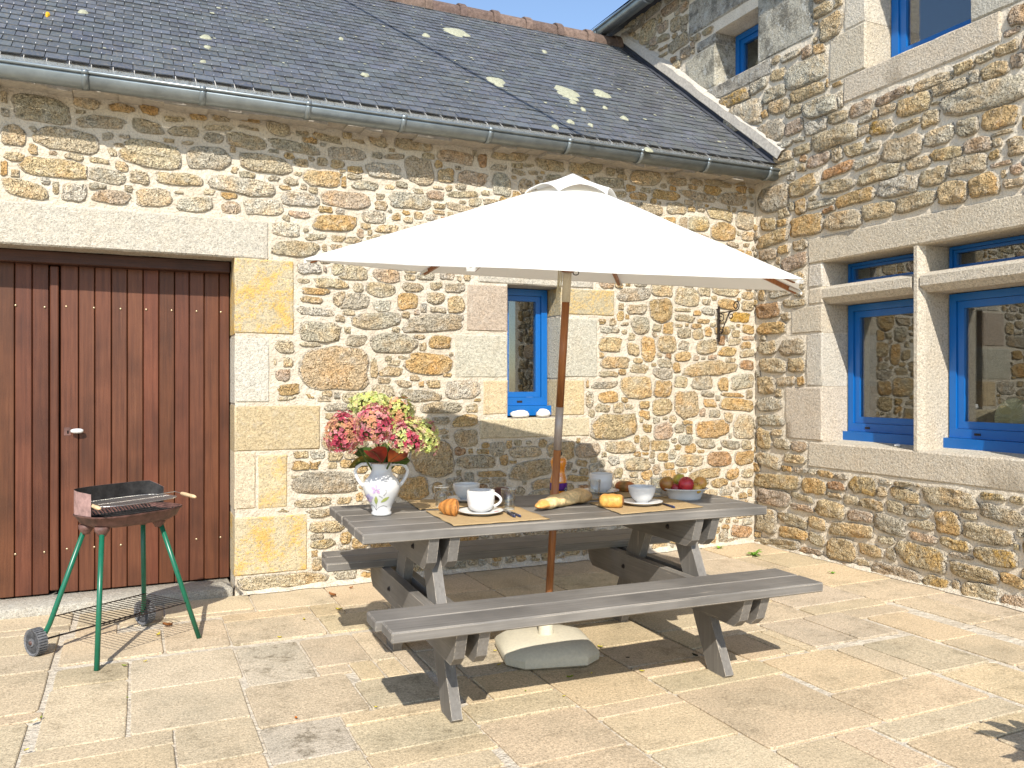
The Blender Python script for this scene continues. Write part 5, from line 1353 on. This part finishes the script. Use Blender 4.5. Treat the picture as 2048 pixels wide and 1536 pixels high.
def lump(name, label, cat, c, ang, fn, nu, nv, mat, tintfn):
    """closed rounded body: fn(t along 0..1, a around) -> local point"""
    m = MB(); vv = []; tt = []
    for i in range(nu + 1):
        for q in range(nv):
            p = fn(i / nu, 2 * math.pi * q / nv); vv.append(p); tt.append(tintfn(i / nu, 2 * math.pi * q / nv, p))
    ff = [(i * nv + q, i * nv + (q + 1) % nv, (i + 1) * nv + (q + 1) % nv, (i + 1) * nv + q) for i in range(nu) for q in range(nv)] + [tuple(range(nv))[::-1], tuple(nu * nv + q for q in range(nv))]
    m.add(vv, ff); m.t = tt; o = m.build(name, mat, None, True, loc=c); o.rotation_euler = (0, 0, ang); tag(o, label, cat); return o
def croissant_fn(t, a):
    u = (t - .5) * 2; s = math.sin(t * math.pi) ** .55; ridge = 1 + .085 * abs(math.sin(t * math.pi * 5.0 + .5 * math.sin(a))) - .05
    r = .041 * s * ridge + .002; ang = u * 1.15; R_ = .055
    cx, cy = math.sin(ang) * R_, (1 - math.cos(ang)) * R_
    return Vector((cx + math.sin(ang) * math.cos(a) * -r * .9, cy + math.cos(ang) * math.cos(a) * -r * .9, max(0, .034 + math.sin(a) * r * .95)))
def crust(t, a, p):
    k = abs(math.sin(t * math.pi * 5.0)); z = p.z
    f = min(1, max(0, z / .07)); base = Vector((.55, .24, .06)) * (1 - f * .45) + Vector((.36, .115, .022)) * f * .45
    base = base * (.55 + .55 * k); return (*base, 0)
lump('croissant', 'golden brown croissant on the near left placemat', 'croissant', on_table(906, 1030, ZT + .004), rot_right() + 2.4, croissant_fn, 44, 18, M_PASTRY, crust)
def pain_fn(t, a):
    u = (t - .5) * 2; s = (1 - abs(u) ** 4.5) ** .5; c_, s_ = math.cos(a), math.sin(a); p = 2.6
    y = math.copysign(abs(c_) ** (2 / p), c_) * .044 * s; z = math.copysign(abs(s_) ** (2 / p), s_) * .031 * s * (1 + .10 * abs(math.sin(t * 9)))
    return Vector((u * .062, y, max(0, .030 + z)))
lump('pain_au_chocolat', 'glazed golden chocolate pastry left of the sunlit bowl', 'pastry', on_table(1223, 1014, ZT + .004), rot_right() - .25, pain_fn, 26, 18, M_PASTRY,
     lambda t, a, p: (*(Vector((.62, .33, .075)) * (1 - .5 * max(0, (p.z - .03) / .035)) + Vector((.52, .17, .025)) * .5 * max(0, (p.z - .03) / .035)), 0) if .05 < t < .93 else (.16, .06, .02, 0))
A_, B_ = on_table(1073, 1024), on_table(1172, 1003); dL = (B_ - A_); Lb = dL.length
def bread_fn(t, a):
    s = min(1, (t * 5) ** .5) * min(1, ((1 - t) * 9 + .02) ** .4); r = (.021 + .019 * t) * s * (1 + .30 * noise.noise(Vector((t * 9, math.cos(a) * 1.3, math.sin(a) * 1.3)))) + .003
    return Vector(((t - .5) * Lb, math.cos(a) * r * 1.45 + .014 * math.sin(t * 3.4), max(0, .024 + .012 * t + math.sin(a) * r * .9)))
lump('baguette', 'rustic half baguette with pale floury crust in front of the parasol pole', 'bread', up((A_ + B_) / 2, .001), math.atan2(dL.y, dL.x), bread_fn, 44, 16, M_PASTRY,
     lambda t, a, p: ((.66, .33, .09, 0) if t < .16 else (*(Vector((.74, .54, .27)).lerp(Vector((.48, .27, .10)), min(1, max(0, (t - .60) * 2.6))) * (.9 + .35 * noise.noise(Vector((t * 22, a * 1.2, 3))))), 0)))
def roll_fn(rx, ry, rz):
    def f(t, a):
        u = (t - .5) * 2; s = max(0, 1 - u * u) ** .5; return Vector((u * rx, math.cos(a) * ry * s, max(0, rz * .8 + math.sin(a) * rz * s * (1 + .08 * math.sin(7 * t + a)))))
    return f
lump('bread_roll', 'dark brown bread roll behind the sunlit bowl', 'bread', on_table(1250, 983, ZT + .002), rot_right() - .5, roll_fn(.058, .040, .034), 20, 16, M_PASTRY, lambda t, a, p: (.33 + .1 * math.sin(t * 9), .125, .03, 0))
lump('bread_roll', 'reddish brown roll half hidden behind the near handled cup', 'bread', on_table(1003, 1000, ZT + .002), rot_right(), roll_fn(.050, .045, .040), 20, 16, M_PASTRY, lambda t, a, p: (.085, .028, .018, 0))

def cutlery(label, name, a, b, bladeL, spoon=False):
    pa, pb_ = on_table(*a, ZT + .008), on_table(*b, ZT + .008); d = pb_ - pa; L = d.length; t = thing(name, label, name, (pa + pb_) / 2, math.atan2(d.y, d.x), 'navy handled cutlery')
    m = MB(); m.tube([(L / 2, 0, 0), (L / 2 - .01, 0, 0), (-L / 2 + L * bladeL, 0, 0)], .006, 8, rs=[.004, .0072, .0055]); h = m.build('handle', M_NAVY, t, True)
    m = MB(); m.tube([(L / 2 - .012, 0, .0062), (L / 2 - .008, 0, .0072)], .002, 6); m.build('rivet', M_CHROME, h)
    m = MB(); e = -L / 2 + L * bladeL
    if spoon:
        vv = [(-L / 2 + .018, 0, -.003)] + [(-L / 2 + .018 + math.cos(2 * math.pi * q / 14) * .022, math.sin(2 * math.pi * q / 14) * .015, .003) for q in range(14)]
        m.add(vv, [(0, 1 + q, 1 + (q + 1) % 14) for q in range(14)]); m.tube([(-L / 2 + .036, 0, .002), (e, 0, 0)], .0025, 6)
    else: m.box((-L / 2 + L * bladeL / 2, 0, 0), (L * bladeL, .014, .0016))
    m.build('bowl' if spoon else 'blade', M_CHROME, t)
cutlery('spoon with navy riveted handle right of the near cup', 'spoon', (1006, 1021), (1030, 1033.5), .42, True)
cutlery('knife with navy riveted handle beside the spoon near the cup', 'knife', (1008, 1018), (1041, 1033), .5)
cutlery('knife with navy riveted handle right of the sunlit bowl', 'knife', (1312, 1003), (1349, 1015), .4)
cutlery('knife with dark handle lying behind the baguette near the bottle', 'knife', (1168, 990), (1146, 984), .4)

# juice bottle
jb = thing('juice_bottle', 'orange juice bottle with a purple label behind the parasol pole', 'bottle', on_table(1117, 995, ZT))
JP = [(.040, .002), (.0455, .010), (.0457, .085), (.0445, .098), (.0385, .118), (.0345, .136), (.0375, .158), (.0435, .182), (.0432, .195), (.036, .208), (.023, .217)]
def jr(z): 
    for (r0, z0), (r1, z1) in zip(JP[:-1], JP[1:]):
        if z0 <= z <= z1: return r0 + (r1 - r0) * (z - z0) / (z1 - z0)
    return JP[-1][0]
m = MB(); m.lathe([(0, .003)] + [(r - .0015, z) for r, z in JP[:-1]] + [(0, .206)], 32); m.build('juice', M_JUICE, jb, True)
m = MB(); m.lathe([(0, 0), *JP, (.018, .222), (.0165, .224)], 32); m.build('shell', M_GLASS, jb, True)
m = MB(); m.lathe([(.0175, .2225), (.0185, .223), (.0185, .240), (.016, .243), (0, .243)], 20); smooth_angle(m.build('cap', M_SOOT, jb), 40)
m = MB(); m.lathe([(.0205, .217), (.0215, .2185), (.0205, .222)], 20); m.build('collar', M_PALEWOOD, jb, True)
cam_ang = math.atan2(CAM.y - jb.location.y, CAM.x - jb.location.x)
def patch(r_off, a0, a1, z0, z1, col, name, owner, n=16, prof=jr, mat=None):
    m = MB().tint(col); vv = []
    for z in (z0, z1):
        for q in range(n + 1):
            a = a0 + (a1 - a0) * q / n; r = prof(z) + r_off; vv.append((math.cos(a) * r, math.sin(a) * r, z))
    m.add(vv, [(q, q + 1, n + 2 + q, n + 1 + q) for q in range(n)]); return m.build(name, mat or M_TINTG, owner, True)
lab = patch(.0008, cam_ang - 1.5, cam_ang + 1.5, .046, .080, (.085, .005, .16, 0), 'label', jb)
patch(.0010, cam_ang - 1.5, cam_ang + 1.5, .040, .047, (.02, .008, .03, 0), 'label_band', lab)
m = MB().tint((.02, .015, .02)); ca = cam_ang + .95; vv = [(math.cos(ca) * (jr(.05) + .0016), math.sin(ca) * (jr(.05) + .0016), .047)]
def disc_on(r0, off, colr, name, ring=0):
    m = MB().tint(colr); vv = []; K = 18
    for rr in ((r0, ring) if ring else (r0, 0)):
        for q in range(K):
            b = 2 * math.pi * q / K; z = .047 + math.sin(b) * rr; a = ca + math.cos(b) * rr / .0457; r = jr(z) + off; vv.append((math.cos(a) * r, math.sin(a) * r, z))
    m.add(vv, [(q, (q + 1) % K, K + (q + 1) % K, K + q) for q in range(K)]); m.build(name, M_TINTG, lab)
disc_on(.013, .0014, (.02, .015, .02, 0), 'label_roundel'); disc_on(.0085, .0018, (.75, .75, .72, 0), 'roundel_ring', .0065)
patch(.0009, cam_ang - .1, cam_ang + .35, .088, .112, (.78, .52, .33, 0), 'clear_sticker', jb, 8)

# fruit bowl and apples
fb_c = on_table(1369, 998, ZT); FANG = rot_right() - .05
fbw = thing('fruit_dish', 'oval white china dish holding apples at the far right of the table', 'dish', fb_c, FANG)
m = MB(); m.lathe([(0, 0), (.082, 0), (.084, .008), (.092, .028), (.108, .050), (.124, .056), (.122, .059), (.105, .053), (.088, .03), (.07, .012), (0, .010)], 44, sy=.72); m.build('basin', M_CERAM, fbw, True)
DF = (fb_c - CAM).dot(FW)
apr = [(0, .80), (.10, .90), (.28, .985), (.55, .97), (.83, .72), (.97, .30), (1.0, -.05), (.92, -.45), (.70, -.80), (.42, -.95), (.2, -.93), (0, -.84)]
def apple(label, px, py, rpx, dd, c1, c2, seed):
    p = CAM + ray(px, py) * (DF + dd); r = rpx * (DF + dd) / F; t = thing('apple', label, 'apple', p, seed, 'apples in the dish'); rs = random.Random(seed)
    m = MB(); m.lathe([(a * r, b * r * .92) for a, b in apr], 26); tt = []
    for v in m.v:
        d = Vector(v); k = .5 + .5 * noise.noise(d * 26 + Vector((seed, 0, 0))) + .25 * noise.noise(Vector((math.atan2(d.y, d.x) * 5, d.z * 14, seed))); k = min(1, max(0, (k - .3) * 1.8)); tt.append((*[c1[i] * (1 - k) + c2[i] * k for i in range(3)], 0))
    m.t = tt; o = m.build('fruit', M_APPLE, t, True); o.rotation_euler = (rs.uniform(-.5, .5), rs.uniform(-.5, .5), 0)
    m = MB(); m.tube([(0, 0, r * .7), (.002, 0, r * 1.0), (.005, .002, r * 1.12)], .0016, 6); s = m.build('stalk', M_RUST, t, True); s.rotation_euler = o.rotation_euler
apple('russet green and red apple at the left of the dish', 1333.5, 968, 14.8, -.01, (.30, .17, .03), (.26, .05, .02), 1)
apple('yellow green apple at the top rear of the dish', 1358.5, 961.5, 13.2, .05, (.42, .36, .05), (.48, .28, .05), 2)
apple('large glossy red apple in the front centre of the dish', 1372, 969.5, 15.6, -.045, (.42, .02, .03), (.30, .012, .022), 3)
apple('yellow apple with pink blush at the right of the dish', 1400, 967, 13.6, .01, (.58, .36, .07), (.55, .16, .06), 4)
apple('small yellow apple low at the front right of the dish', 1393, 977.5, 10.5, -.045, (.58, .38, .06), (.5, .25, .05), 5)
apple('dark red apple half hidden low in the dish', 1351, 977.5, 10.0, -.03, (.22, .01, .02), (.30, .02, .03), 6)

# vase and hydrangeas
vp = on_table(763, 1029, ZT); VD = (vp - CAM).dot(FW); vang = math.atan2(CAM.y - vp.y, CAM.x - vp.x)
vase = thing('vase', 'white two handled vase painted with purple flowers on the table corner', 'vase', vp)
VP = [(.043, 0), (.0455, .004), (.0455, .012), (.041, .018), (.050, .045), (.066, .075), (.080, .105), (.0855, .128), (.082, .146), (.071, .164), (.055, .181), (.0465, .198), (.045, .216), (.048, .237)]
def vr(z):
    for (r0, z0), (r1, z1) in zip(VP[:-1], VP[1:]):
        if z0 <= z <= z1: return r0 + (r1 - r0) * (z - z0) / max(1e-6, z1 - z0)
    return VP[-1][0]
m = MB(); m.lathe([(0, 0), *VP, (.0455, .239), (.043, .236), (.041, .2), (.05, .17), (.04, .06), (0, .06)], 44); m.build('vessel', M_CERAM, vase, True)
m = MB(); m.lathe([(.0475, .2345), (.0487, .238), (.0462, .2402), (.0445, .238)], 44); m.build('rim_band', plain('brown_rim', (.30, .20, .15), .4), vase, True)
va = Vector((math.cos(vang), math.sin(vang), 0)); vs_ = Vector((-va.y, va.x, 0))      # towards camera, to the right seen from it
if vs_.dot(RT) < 0: vs_ = -vs_
for s in (-1, 1):
    m = MB(); pts = [(.045, .228), (.065, .233), (.090, .231), (.110, .219), (.119, .200), (.114, .178), (.103, .158), (.092, .142), (.080, .130)]
    m.tube([vs_ * (s * x) + Vector((0, 0, z)) for x, z in pts], .0085, 10, rs=[.010, .0085, .008, .008, .008, .008, .0085, .009, .010]); m.build('handle', M_CERAM, vase, True)
def on_vase(dx, z, off=.0012):
    r = vr(z) + off; dx = max(-r * .96, min(r * .96, dx)); return vs_ * dx + va * math.sqrt(max(0, r * r - dx * dx)) + Vector((0, 0, z))
def motif(name, pts, col, off=.0014, centre=None):
    m = MB().tint((*col, 0)); c = centre or (sum(p[0] for p in pts) / len(pts), sum(p[1] for p in pts) / len(pts))
    vv = [on_vase(*c, off)] + [on_vase(x, z, off) for x, z in pts] ; mid = [on_vase((x + c[0]) / 2, (z + c[1]) / 2, off) for x, z in pts]; n = len(pts)
    m.add(vv + mid, [(0, n + 1 + q, n + 1 + (q + 1) % n) for q in range(n)] + [(n + 1 + q, 1 + q, 1 + (q + 1) % n, n + 1 + (q + 1) % n) for q in range(n)]); return m.build(name, M_TINTG, vase, True)
def V_(zx, zy): return ((zx - 678) / 5.485 / 435, (1462 - zy) / 5.485 / 435)
def leafpts(a, b, w, n=7):
    a, b = Vector(a), Vector(b); d = b - a; s = Vector((-d.y, d.x)).normalized(); out = [a + d * (i / n) + s * w * math.sin(math.pi * i / n) for i in range(n + 1)]
    return [(p.x, p.y) for p in out] + [(p.x, p.y) for p in [a + d * (i / n) - s * w * math.sin(math.pi * i / n) for i in range(n - 1, 0, -1)]]
for (fx, fy, rr, col) in ((622, 1160, 62, (.52, .36, .52)), (538, 1268, 55, (.46, .33, .54))):
    for q in range(5):
        a = math.pi / 2 + 2 * math.pi * q / 5; motif('painted_petal', leafpts(V_(fx + 6 * math.cos(a), fy - 6 * math.sin(a)), V_(fx + rr * math.cos(a), fy - rr * math.sin(a)), .0072), tuple(c * RNG.uniform(.85, 1.15) for c in col), .0013 + .0001 * q)
motif('painted_leaf', leafpts(V_(622, 1335), V_(618, 1235), .0078), (.34, .38, .12)); motif('painted_leaf', leafpts(V_(668, 1310), V_(762, 1248), .0074), (.36, .40, .12))
m = MB().tint((.09, .07, .09, 0))
for pts in ([(622, 1405), (622, 1335)], [(622, 1400), (650, 1365), (700, 1345), (738, 1365)], [(622, 1400), (600, 1355), (570, 1335), (556, 1360)], [(700, 1235), (728, 1205), (728, 1170), (708, 1165)], [(690, 1260), (665, 1240), (650, 1232)], [(622, 1165), (600, 1200)], [(622, 1165), (650, 1190)], [(622, 1160), (622, 1120)], [(538, 1270), (545, 1310)], [(538, 1270), (515, 1255)]):
    P_ = [V_(*q) for q in pts]; m.tube([on_vase(*q, .0012) for q in P_], .0007, 5)
m.build('painted_scroll', M_TINTG, vase)
RED = (.43, .06, .10); PINK = (.62, .27, .27); GREENY = (.50, .52, .15); PALEG = (.60, .60, .27); SALM = (.60, .30, .17)
def bloom(label, px, py, rpx, rpy, dd, pal, seed, count=300):
    rs = random.Random(seed); c = CAM + ray(px, py) * (VD + dd); r = rpx * VD / F; rz = rpy * VD / F
    base = vp + Vector((rs.uniform(-.02, .02), rs.uniform(-.02, .02), .16))
    t = thing('hydrangea', label, 'flower', vp, 0, 'hydrangea stems in the vase'); o = vp
    m = MB(); mid = (base + c) / 2 + Vector((0, 0, .03)) ; m.tint((.12, .16, .04)); m.tube([base - o, mid - o, c - o], .0042, 7); m.build('stem', M_PETAL, t, True)
    m = MB(); gold = math.pi * (3 - 5 ** .5)
    for i in range(count):
        z = 1 - 1.75 * (i + .5) / count; a = i * gold; q = math.sqrt(max(0, 1 - z * z)); d = Vector((q * math.cos(a), q * math.sin(a), z)).normalized()
        d = (d + Vector((rs.uniform(-.1, .1), rs.uniform(-.1, .1), rs.uniform(-.1, .1)))).normalized()
        lump_ = 1 + .20 * noise.noise(d * 2.6 + Vector((seed, 0, 0)))
        p = c - o + Vector((d.x * r, d.y * r, d.z * rz)) * lump_ * rs.uniform(.86, 1.04)
        nd = (d + Vector((rs.uniform(-.45, .45), rs.uniform(-.45, .45), rs.uniform(-.3, .45)))).normalized(); u = nd.orthogonal().normalized(); v = nd.cross(u); ro = rs.uniform(0, 6)
        k = noise.noise(d * 1.5 + Vector((seed * 3, 1, 2))) * 1.5 + rs.uniform(-.35, .35) + .5; k = min(.999, max(0, k)) * (len(pal) - 1); i0 = int(k); f = k - i0
        colr = [pal[i0][j] * (1 - f) + pal[min(i0 + 1, len(pal) - 1)][j] * f for j in range(3)]; colr = jit(colr, .22, rs)
        sz = rs.uniform(.0095, .0150)
        for b in range(4):
            a_ = ro + b * math.pi / 2; e = u * math.cos(a_) + v * math.sin(a_); w = nd.cross(e); cup_ = rs.uniform(-.1, .55)
            m.tint((*[x * rs.uniform(.85, 1.12) for x in colr], 0))
            m.add([p, p + e * sz * .55 + w * sz * .42 + nd * sz * .10, p + e * sz * 1.02 + nd * sz * cup_ * .6, p + e * sz * .55 - w * sz * .42 + nd * sz * .16, p + e * sz * .6 - nd * sz * .06], [(0, 4, 1), (4, 2, 1), (0, 3, 4), (4, 3, 2)])
    m.build('florets', M_PETAL, t, False, recalc=False)
    m = MB().tint((.10, .10, .03)); m.lathe([(0, -.72 * rz), (.5 * r, -.5 * rz), (.72 * r, 0), (.55 * r, .5 * rz), (0, .72 * rz)], 12, c - o); m.build('flower_core', M_PETAL, t, True)
    return t
bloom('deep pink hydrangea head leftmost in the vase', 685, 869, 32, 42, -.13, (RED, RED, PINK, SALM, SALM), 1)
bloom('red and pink hydrangea head in the front centre of the vase', 747, 853, 35, 39, -.25, (RED, RED, PINK, PINK, SALM), 2)
bloom('pale lime green hydrangea head at the top of the bouquet', 742, 809, 42, 24, .05, (PALEG, GREENY, PALEG, GREENY), 3)
bloom('lime green hydrangea head behind the red one on its right', 797, 828, 31, 35, .06, (PALEG, GREENY, GREENY, SALM), 4, 240)
bloom('mixed pink and green hydrangea head right of centre', 815, 877, 33, 35, -.20, (RED, PINK, PALEG, GREENY, PALEG), 5)
bloom('green hydrangea head with pink edge farthest right in the vase', 853, 876, 24, 37, .03, (PALEG, GREENY, PALEG, PINK), 6, 250)
def big_leaf(label, pts, w, c0, c1, curl, dd, seed):
    t = thing('leaf', label, 'leaf', vp, 0, 'hydrangea leaves in the vase'); rs = random.Random(seed)
    a, b = CAM + ray(*pts[0]) * (VD + dd[0]) - vp, CAM + ray(*pts[1]) * (VD + dd[1]) - vp; d = b - a; s = d.cross(FW + Vector((0, 0, .5))).normalized(); nn = s.cross(d.normalized())
    m = MB(); K, J = 9, 6; vv = []; tt = []
    for i in range(K + 1):
        f = i / K; ww = w * math.sin(math.pi * min(1, f ** .8)) ** .8 + .0006
        for j in range(J + 1):
            h = j / J * 2 - 1; p = a + d * f + s * (h * ww) + nn * (curl * (4 * f * (1 - f)) + .35 * ww * h * h + .002 * math.sin(i * 2 + j)); vv.append(p); k = min(1, max(0, abs(h) * .9 + rs.uniform(-.25, .25) + (f - .5) * .5)); tt.append((*[c0[q] * (1 - k) + c1[q] * k for q in range(3)], 0))
    m.add(vv, [(i * (J + 1) + j, i * (J + 1) + j + 1, (i + 1) * (J + 1) + j + 1, (i + 1) * (J + 1) + j) for i in range(K) for j in range(J)]); m.t = tt; m.build('blade', M_PETAL, t, True, recalc=False)
    m = MB().tint((.16, .13, .05)); m.tube([a + d * (i / 6) + nn * (curl * 4 * (i / 6) * (1 - i / 6) - .001) for i in range(7)], .0014, 5); m.build('midrib', M_PETAL, t, True)
G1, G2, O1, O2 = (.045, .085, .015), (.09, .13, .02), (.55, .13, .03), (.16, .025, .015)
big_leaf('dark red hydrangea leaf with a scarlet edge under the central bloom', [(765, 926), (736, 902)], .048, O2, (.50, .06, .03), .02, (-.09, -.24), 1)
big_leaf('bright orange red hydrangea leaf right of the stems', [(777, 925), (812, 903)], .038, O1, O2, .012, (-.09, -.23), 2)
big_leaf('olive green hydrangea leaf drooping at the left of the vase rim', [(752, 925), (697, 936)], .030, G1, (.20, .13, .02), .02, (0, -.04), 3)
big_leaf('green hydrangea leaf drooping at the right of the vase rim', [(780, 928), (820, 920)], .034, G1, G2, .01, (0, -.04), 4)
big_leaf('dark green hydrangea leaf behind the left of the stems', [(755, 925), (705, 905)], .042, G1, G1, .015, (0, .02), 5)
big_leaf('dark green hydrangea leaf behind the stems in the middle', [(765, 928), (770, 885)], .048, G1, (.04, .05, .012), .01, (.01, .05), 6)
big_leaf('dark green hydrangea leaf behind the right of the stems', [(775, 926), (825, 895)], .042, G1, G1, .01, (.01, .05), 7)

# ------------------------------------------------------------------ fallen leaves, weeds
YL, BR, GL_ = (.62, .52, .07), (.28, .11, .035), (.24, .30, .04)
LEAVES = [(335, 1252, 24, BR, 'curled brown leaf under the barbecue'), (316, 1271, 15, YL, 'yellow leaf under the barbecue beside the brown one'), (559, 1276, 10, YL, 'small yellow leaf on a joint left of the far bench'),
 (608, 1240, 10, YL, 'yellow leaf on the paving by the quoin stones'), (678, 1220, 14, YL, 'yellow leaf beside the table end shadow'), (665, 1192, 22, BR, 'curled brown leaf near the foot of the barn wall'), (290, 1324, 9, YL, 'tiny ochre leaf right of the front barbecue leg'),
 (249, 1333, 12, GL_, 'greenish leaf just right of the front barbecue foot'), (255, 1397, 8, GL_, 'dark green leaf in the joint below the barbecue'), (82, 1437, 11, GL_, 'green leaf in the joint at the left edge'), (66, 1446, 22, (.66, .60, .40), 'pale straw leaf at the left edge of the paving'), (53, 1502, 12, YL, 'yellow leaf in the bottom left joint'),
 (592, 1438, 12, (.5, .15, .02), 'orange leaf on the front paving left of the table'), (752, 1416, 10, YL, 'yellow leaf by the near bench shadow corner'), (896, 1415, 8, GL_, 'green leaf right behind the front table leg'), (913, 1412, 9, GL_, 'second green leaf at the joint by the front table leg'),
 (990, 1303, 9, YL, 'yellow leaf left of the parasol base'), (998, 1331, 10, YL, 'yellow leaf in front of the left corner of the parasol base'), (1051, 1383, 7, GL_, 'small green leaf at the bench shadow edge'), (1140, 1356, 16, GL_, 'green leaf in shade before the parasol base'), (1183, 1348, 8, YL, 'small yellow leaf in shade before the parasol base'),
 (1201, 1295, 13, YL, 'yellow leaf right of the parasol base'), (1284, 1344, 12, YL, 'yellow leaf in the shade of the near bench'), (1128, 1394, 8, YL, 'yellow leaf on the joint in front of the bench shadow'), (1197, 1308, 9, (.3, .03, .02), 'red leaf at the right corner of the parasol base'), (1368, 1325, 8, GL_, 'green leaf left of the right front table leg'), (1255, 1317, 9, (.03, .025, .02), 'black scrap in the shade right of the parasol base'), (1390, 1313, 18, (.04, .04, .02), 'dark withered leaf at the right front table leg'), (702, 1177, 12, BR, 'brown leaf against the barn wall by the far bench')]
for i, (px, py, L, colr, lb) in enumerate(LEAVES):
    c = onz(px, py, .004); s = L * (c - CAM).dot(FW) / F * .75; rs = random.Random(i + 50); m = MB(); K = 5; vv = []
    for k in range(K + 1):
        f = k / K; w = .32 * math.sin(math.pi * f) + .01
        for h in (-1, 0, 1): vv.append(((f - .5) * 2 * s * .6, h * w * s, .003 + abs(h) * s * .22 * rs.uniform(.5, 1.2) + s * .22 * (2 * f - 1) ** 2 * rs.uniform(.4, 1)))
    m.tint((*jit(colr, .15, rs), 0)); m.add(vv, [(3 * k + j, 3 * k + j + 1, 3 * k + 4 + j, 3 * k + 3 + j) for k in range(K) for j in range(2)]); ob = m.build('fallen_leaf', M_PETAL, None, True, loc=c, recalc=False); ob.rotation_euler = (0, 0, rs.uniform(0, 6.28)); tag(ob, lb, 'leaf', 'fallen leaves on the paving')
def weed(label, px, py, size, nl, seed):
    c = onz(px, py, 0); t = thing('weed', label, 'weed', c); rs = random.Random(seed); m = MB()
    for q in range(nl):
        a = 2 * math.pi * q / nl + rs.uniform(-.3, .3); L = size * rs.uniform(.6, 1.1); e = Vector((math.cos(a), math.sin(a), 0)); w = Vector((-e.y, e.x, 0)); rise = rs.uniform(.2, .8); m.tint((*jit((.20, .40, .05), .25, rs), 0)); vv = []
        for k in range(6):
            f = k / 5; p = e * L * f + Vector((0, 0, L * rise * math.sin(f * 2.2) * .8 + .003)); ww = L * .13 * math.sin(math.pi * (.1 + .9 * f)) * (1 + .4 * (k % 2)) + .0005; vv += [p - w * ww, p + w * ww]
        m.add(vv, [(2 * k, 2 * k + 1, 2 * k + 3, 2 * k + 2) for k in range(5)])
    m.build('leaves', M_PETAL, t, True, recalc=False)
weed('green rosette weed growing in the paving near the corner', 1507, 1112, .085, 12, 1); weed('small green weed left of the corner rosette', 1438, 1098, .05, 8, 2); weed('tiny green weed on the paving below the house wall', 1664, 1148, .035, 7, 3); weed('small weed at the threshold beside the door jamb', 82, 1215, .02, 5, 4)

# ------------------------------------------------------------------ cable strung above the yard (its shadow crosses the roof), plant outside the frame (its shadow falls at lower right)
S1, S2 = onplane(690, 0, RP(0, 0, .01), RN), onplane(1190, 285, RP(0, 0, .01), RN)
W1, W2 = S1 - LIGHT * 2.0, S2 - LIGHT * 2.0; d = W2 - W1
m = MB(); pts = [W1 + d * f for f in (-1.6, -1, -.5, 0, .5, 1.0, 1.06)]; c = pts[3].copy(); m.tube([p - c for p in pts], .019, 8); o = m.build('overhead_cable', M_CABLE, None, True, loc=c); tag(o, 'black overhead cable strung across the yard above the barn roof', 'cable')
sp = onz(2040, 1475, 0); hpl = .55; pp = sp + Vector((LIGHT.x, LIGHT.y, 0)) * (hpl / LIGHT.z)
pot = thing('potted_plant', 'broad leaved plant in a terracotta pot beside the viewpoint', 'plant', (pp.x + .11, pp.y - .03, 0))
m = MB(); m.lathe([(0, 0), (.12, 0), (.16, .26), (.175, .26), (.175, .30), (.15, .30), (.14, .25), (0, .25)], 24); smooth_angle(m.build('pot', M_TERRA, pot), 40)
rs = random.Random(3); m = MB()
for q in range(34):
    a = rs.uniform(0, 6.28); L = rs.uniform(.22, .36); e = Vector((math.cos(a), math.sin(a), 0)); w = Vector((-e.y, e.x, 0)); m.tint((*jit((.06, .12, .03), .2, rs), 0)); vv = []; rise = rs.uniform(.5, 1.6)
    for k in range(7):
        f = k / 6; p = e * L * f + Vector((0, 0, .26 + L * rise * math.sin(f * 1.9) * .7)); ww = .045 * math.sin(math.pi * (.06 + .94 * f)); vv += [p - w * ww, p + w * ww]
    m.add(vv, [(2 * k, 2 * k + 1, 2 * k + 3, 2 * k + 2) for k in range(6)])
m.build('foliage', M_PETAL, pot, True, recalc=False)
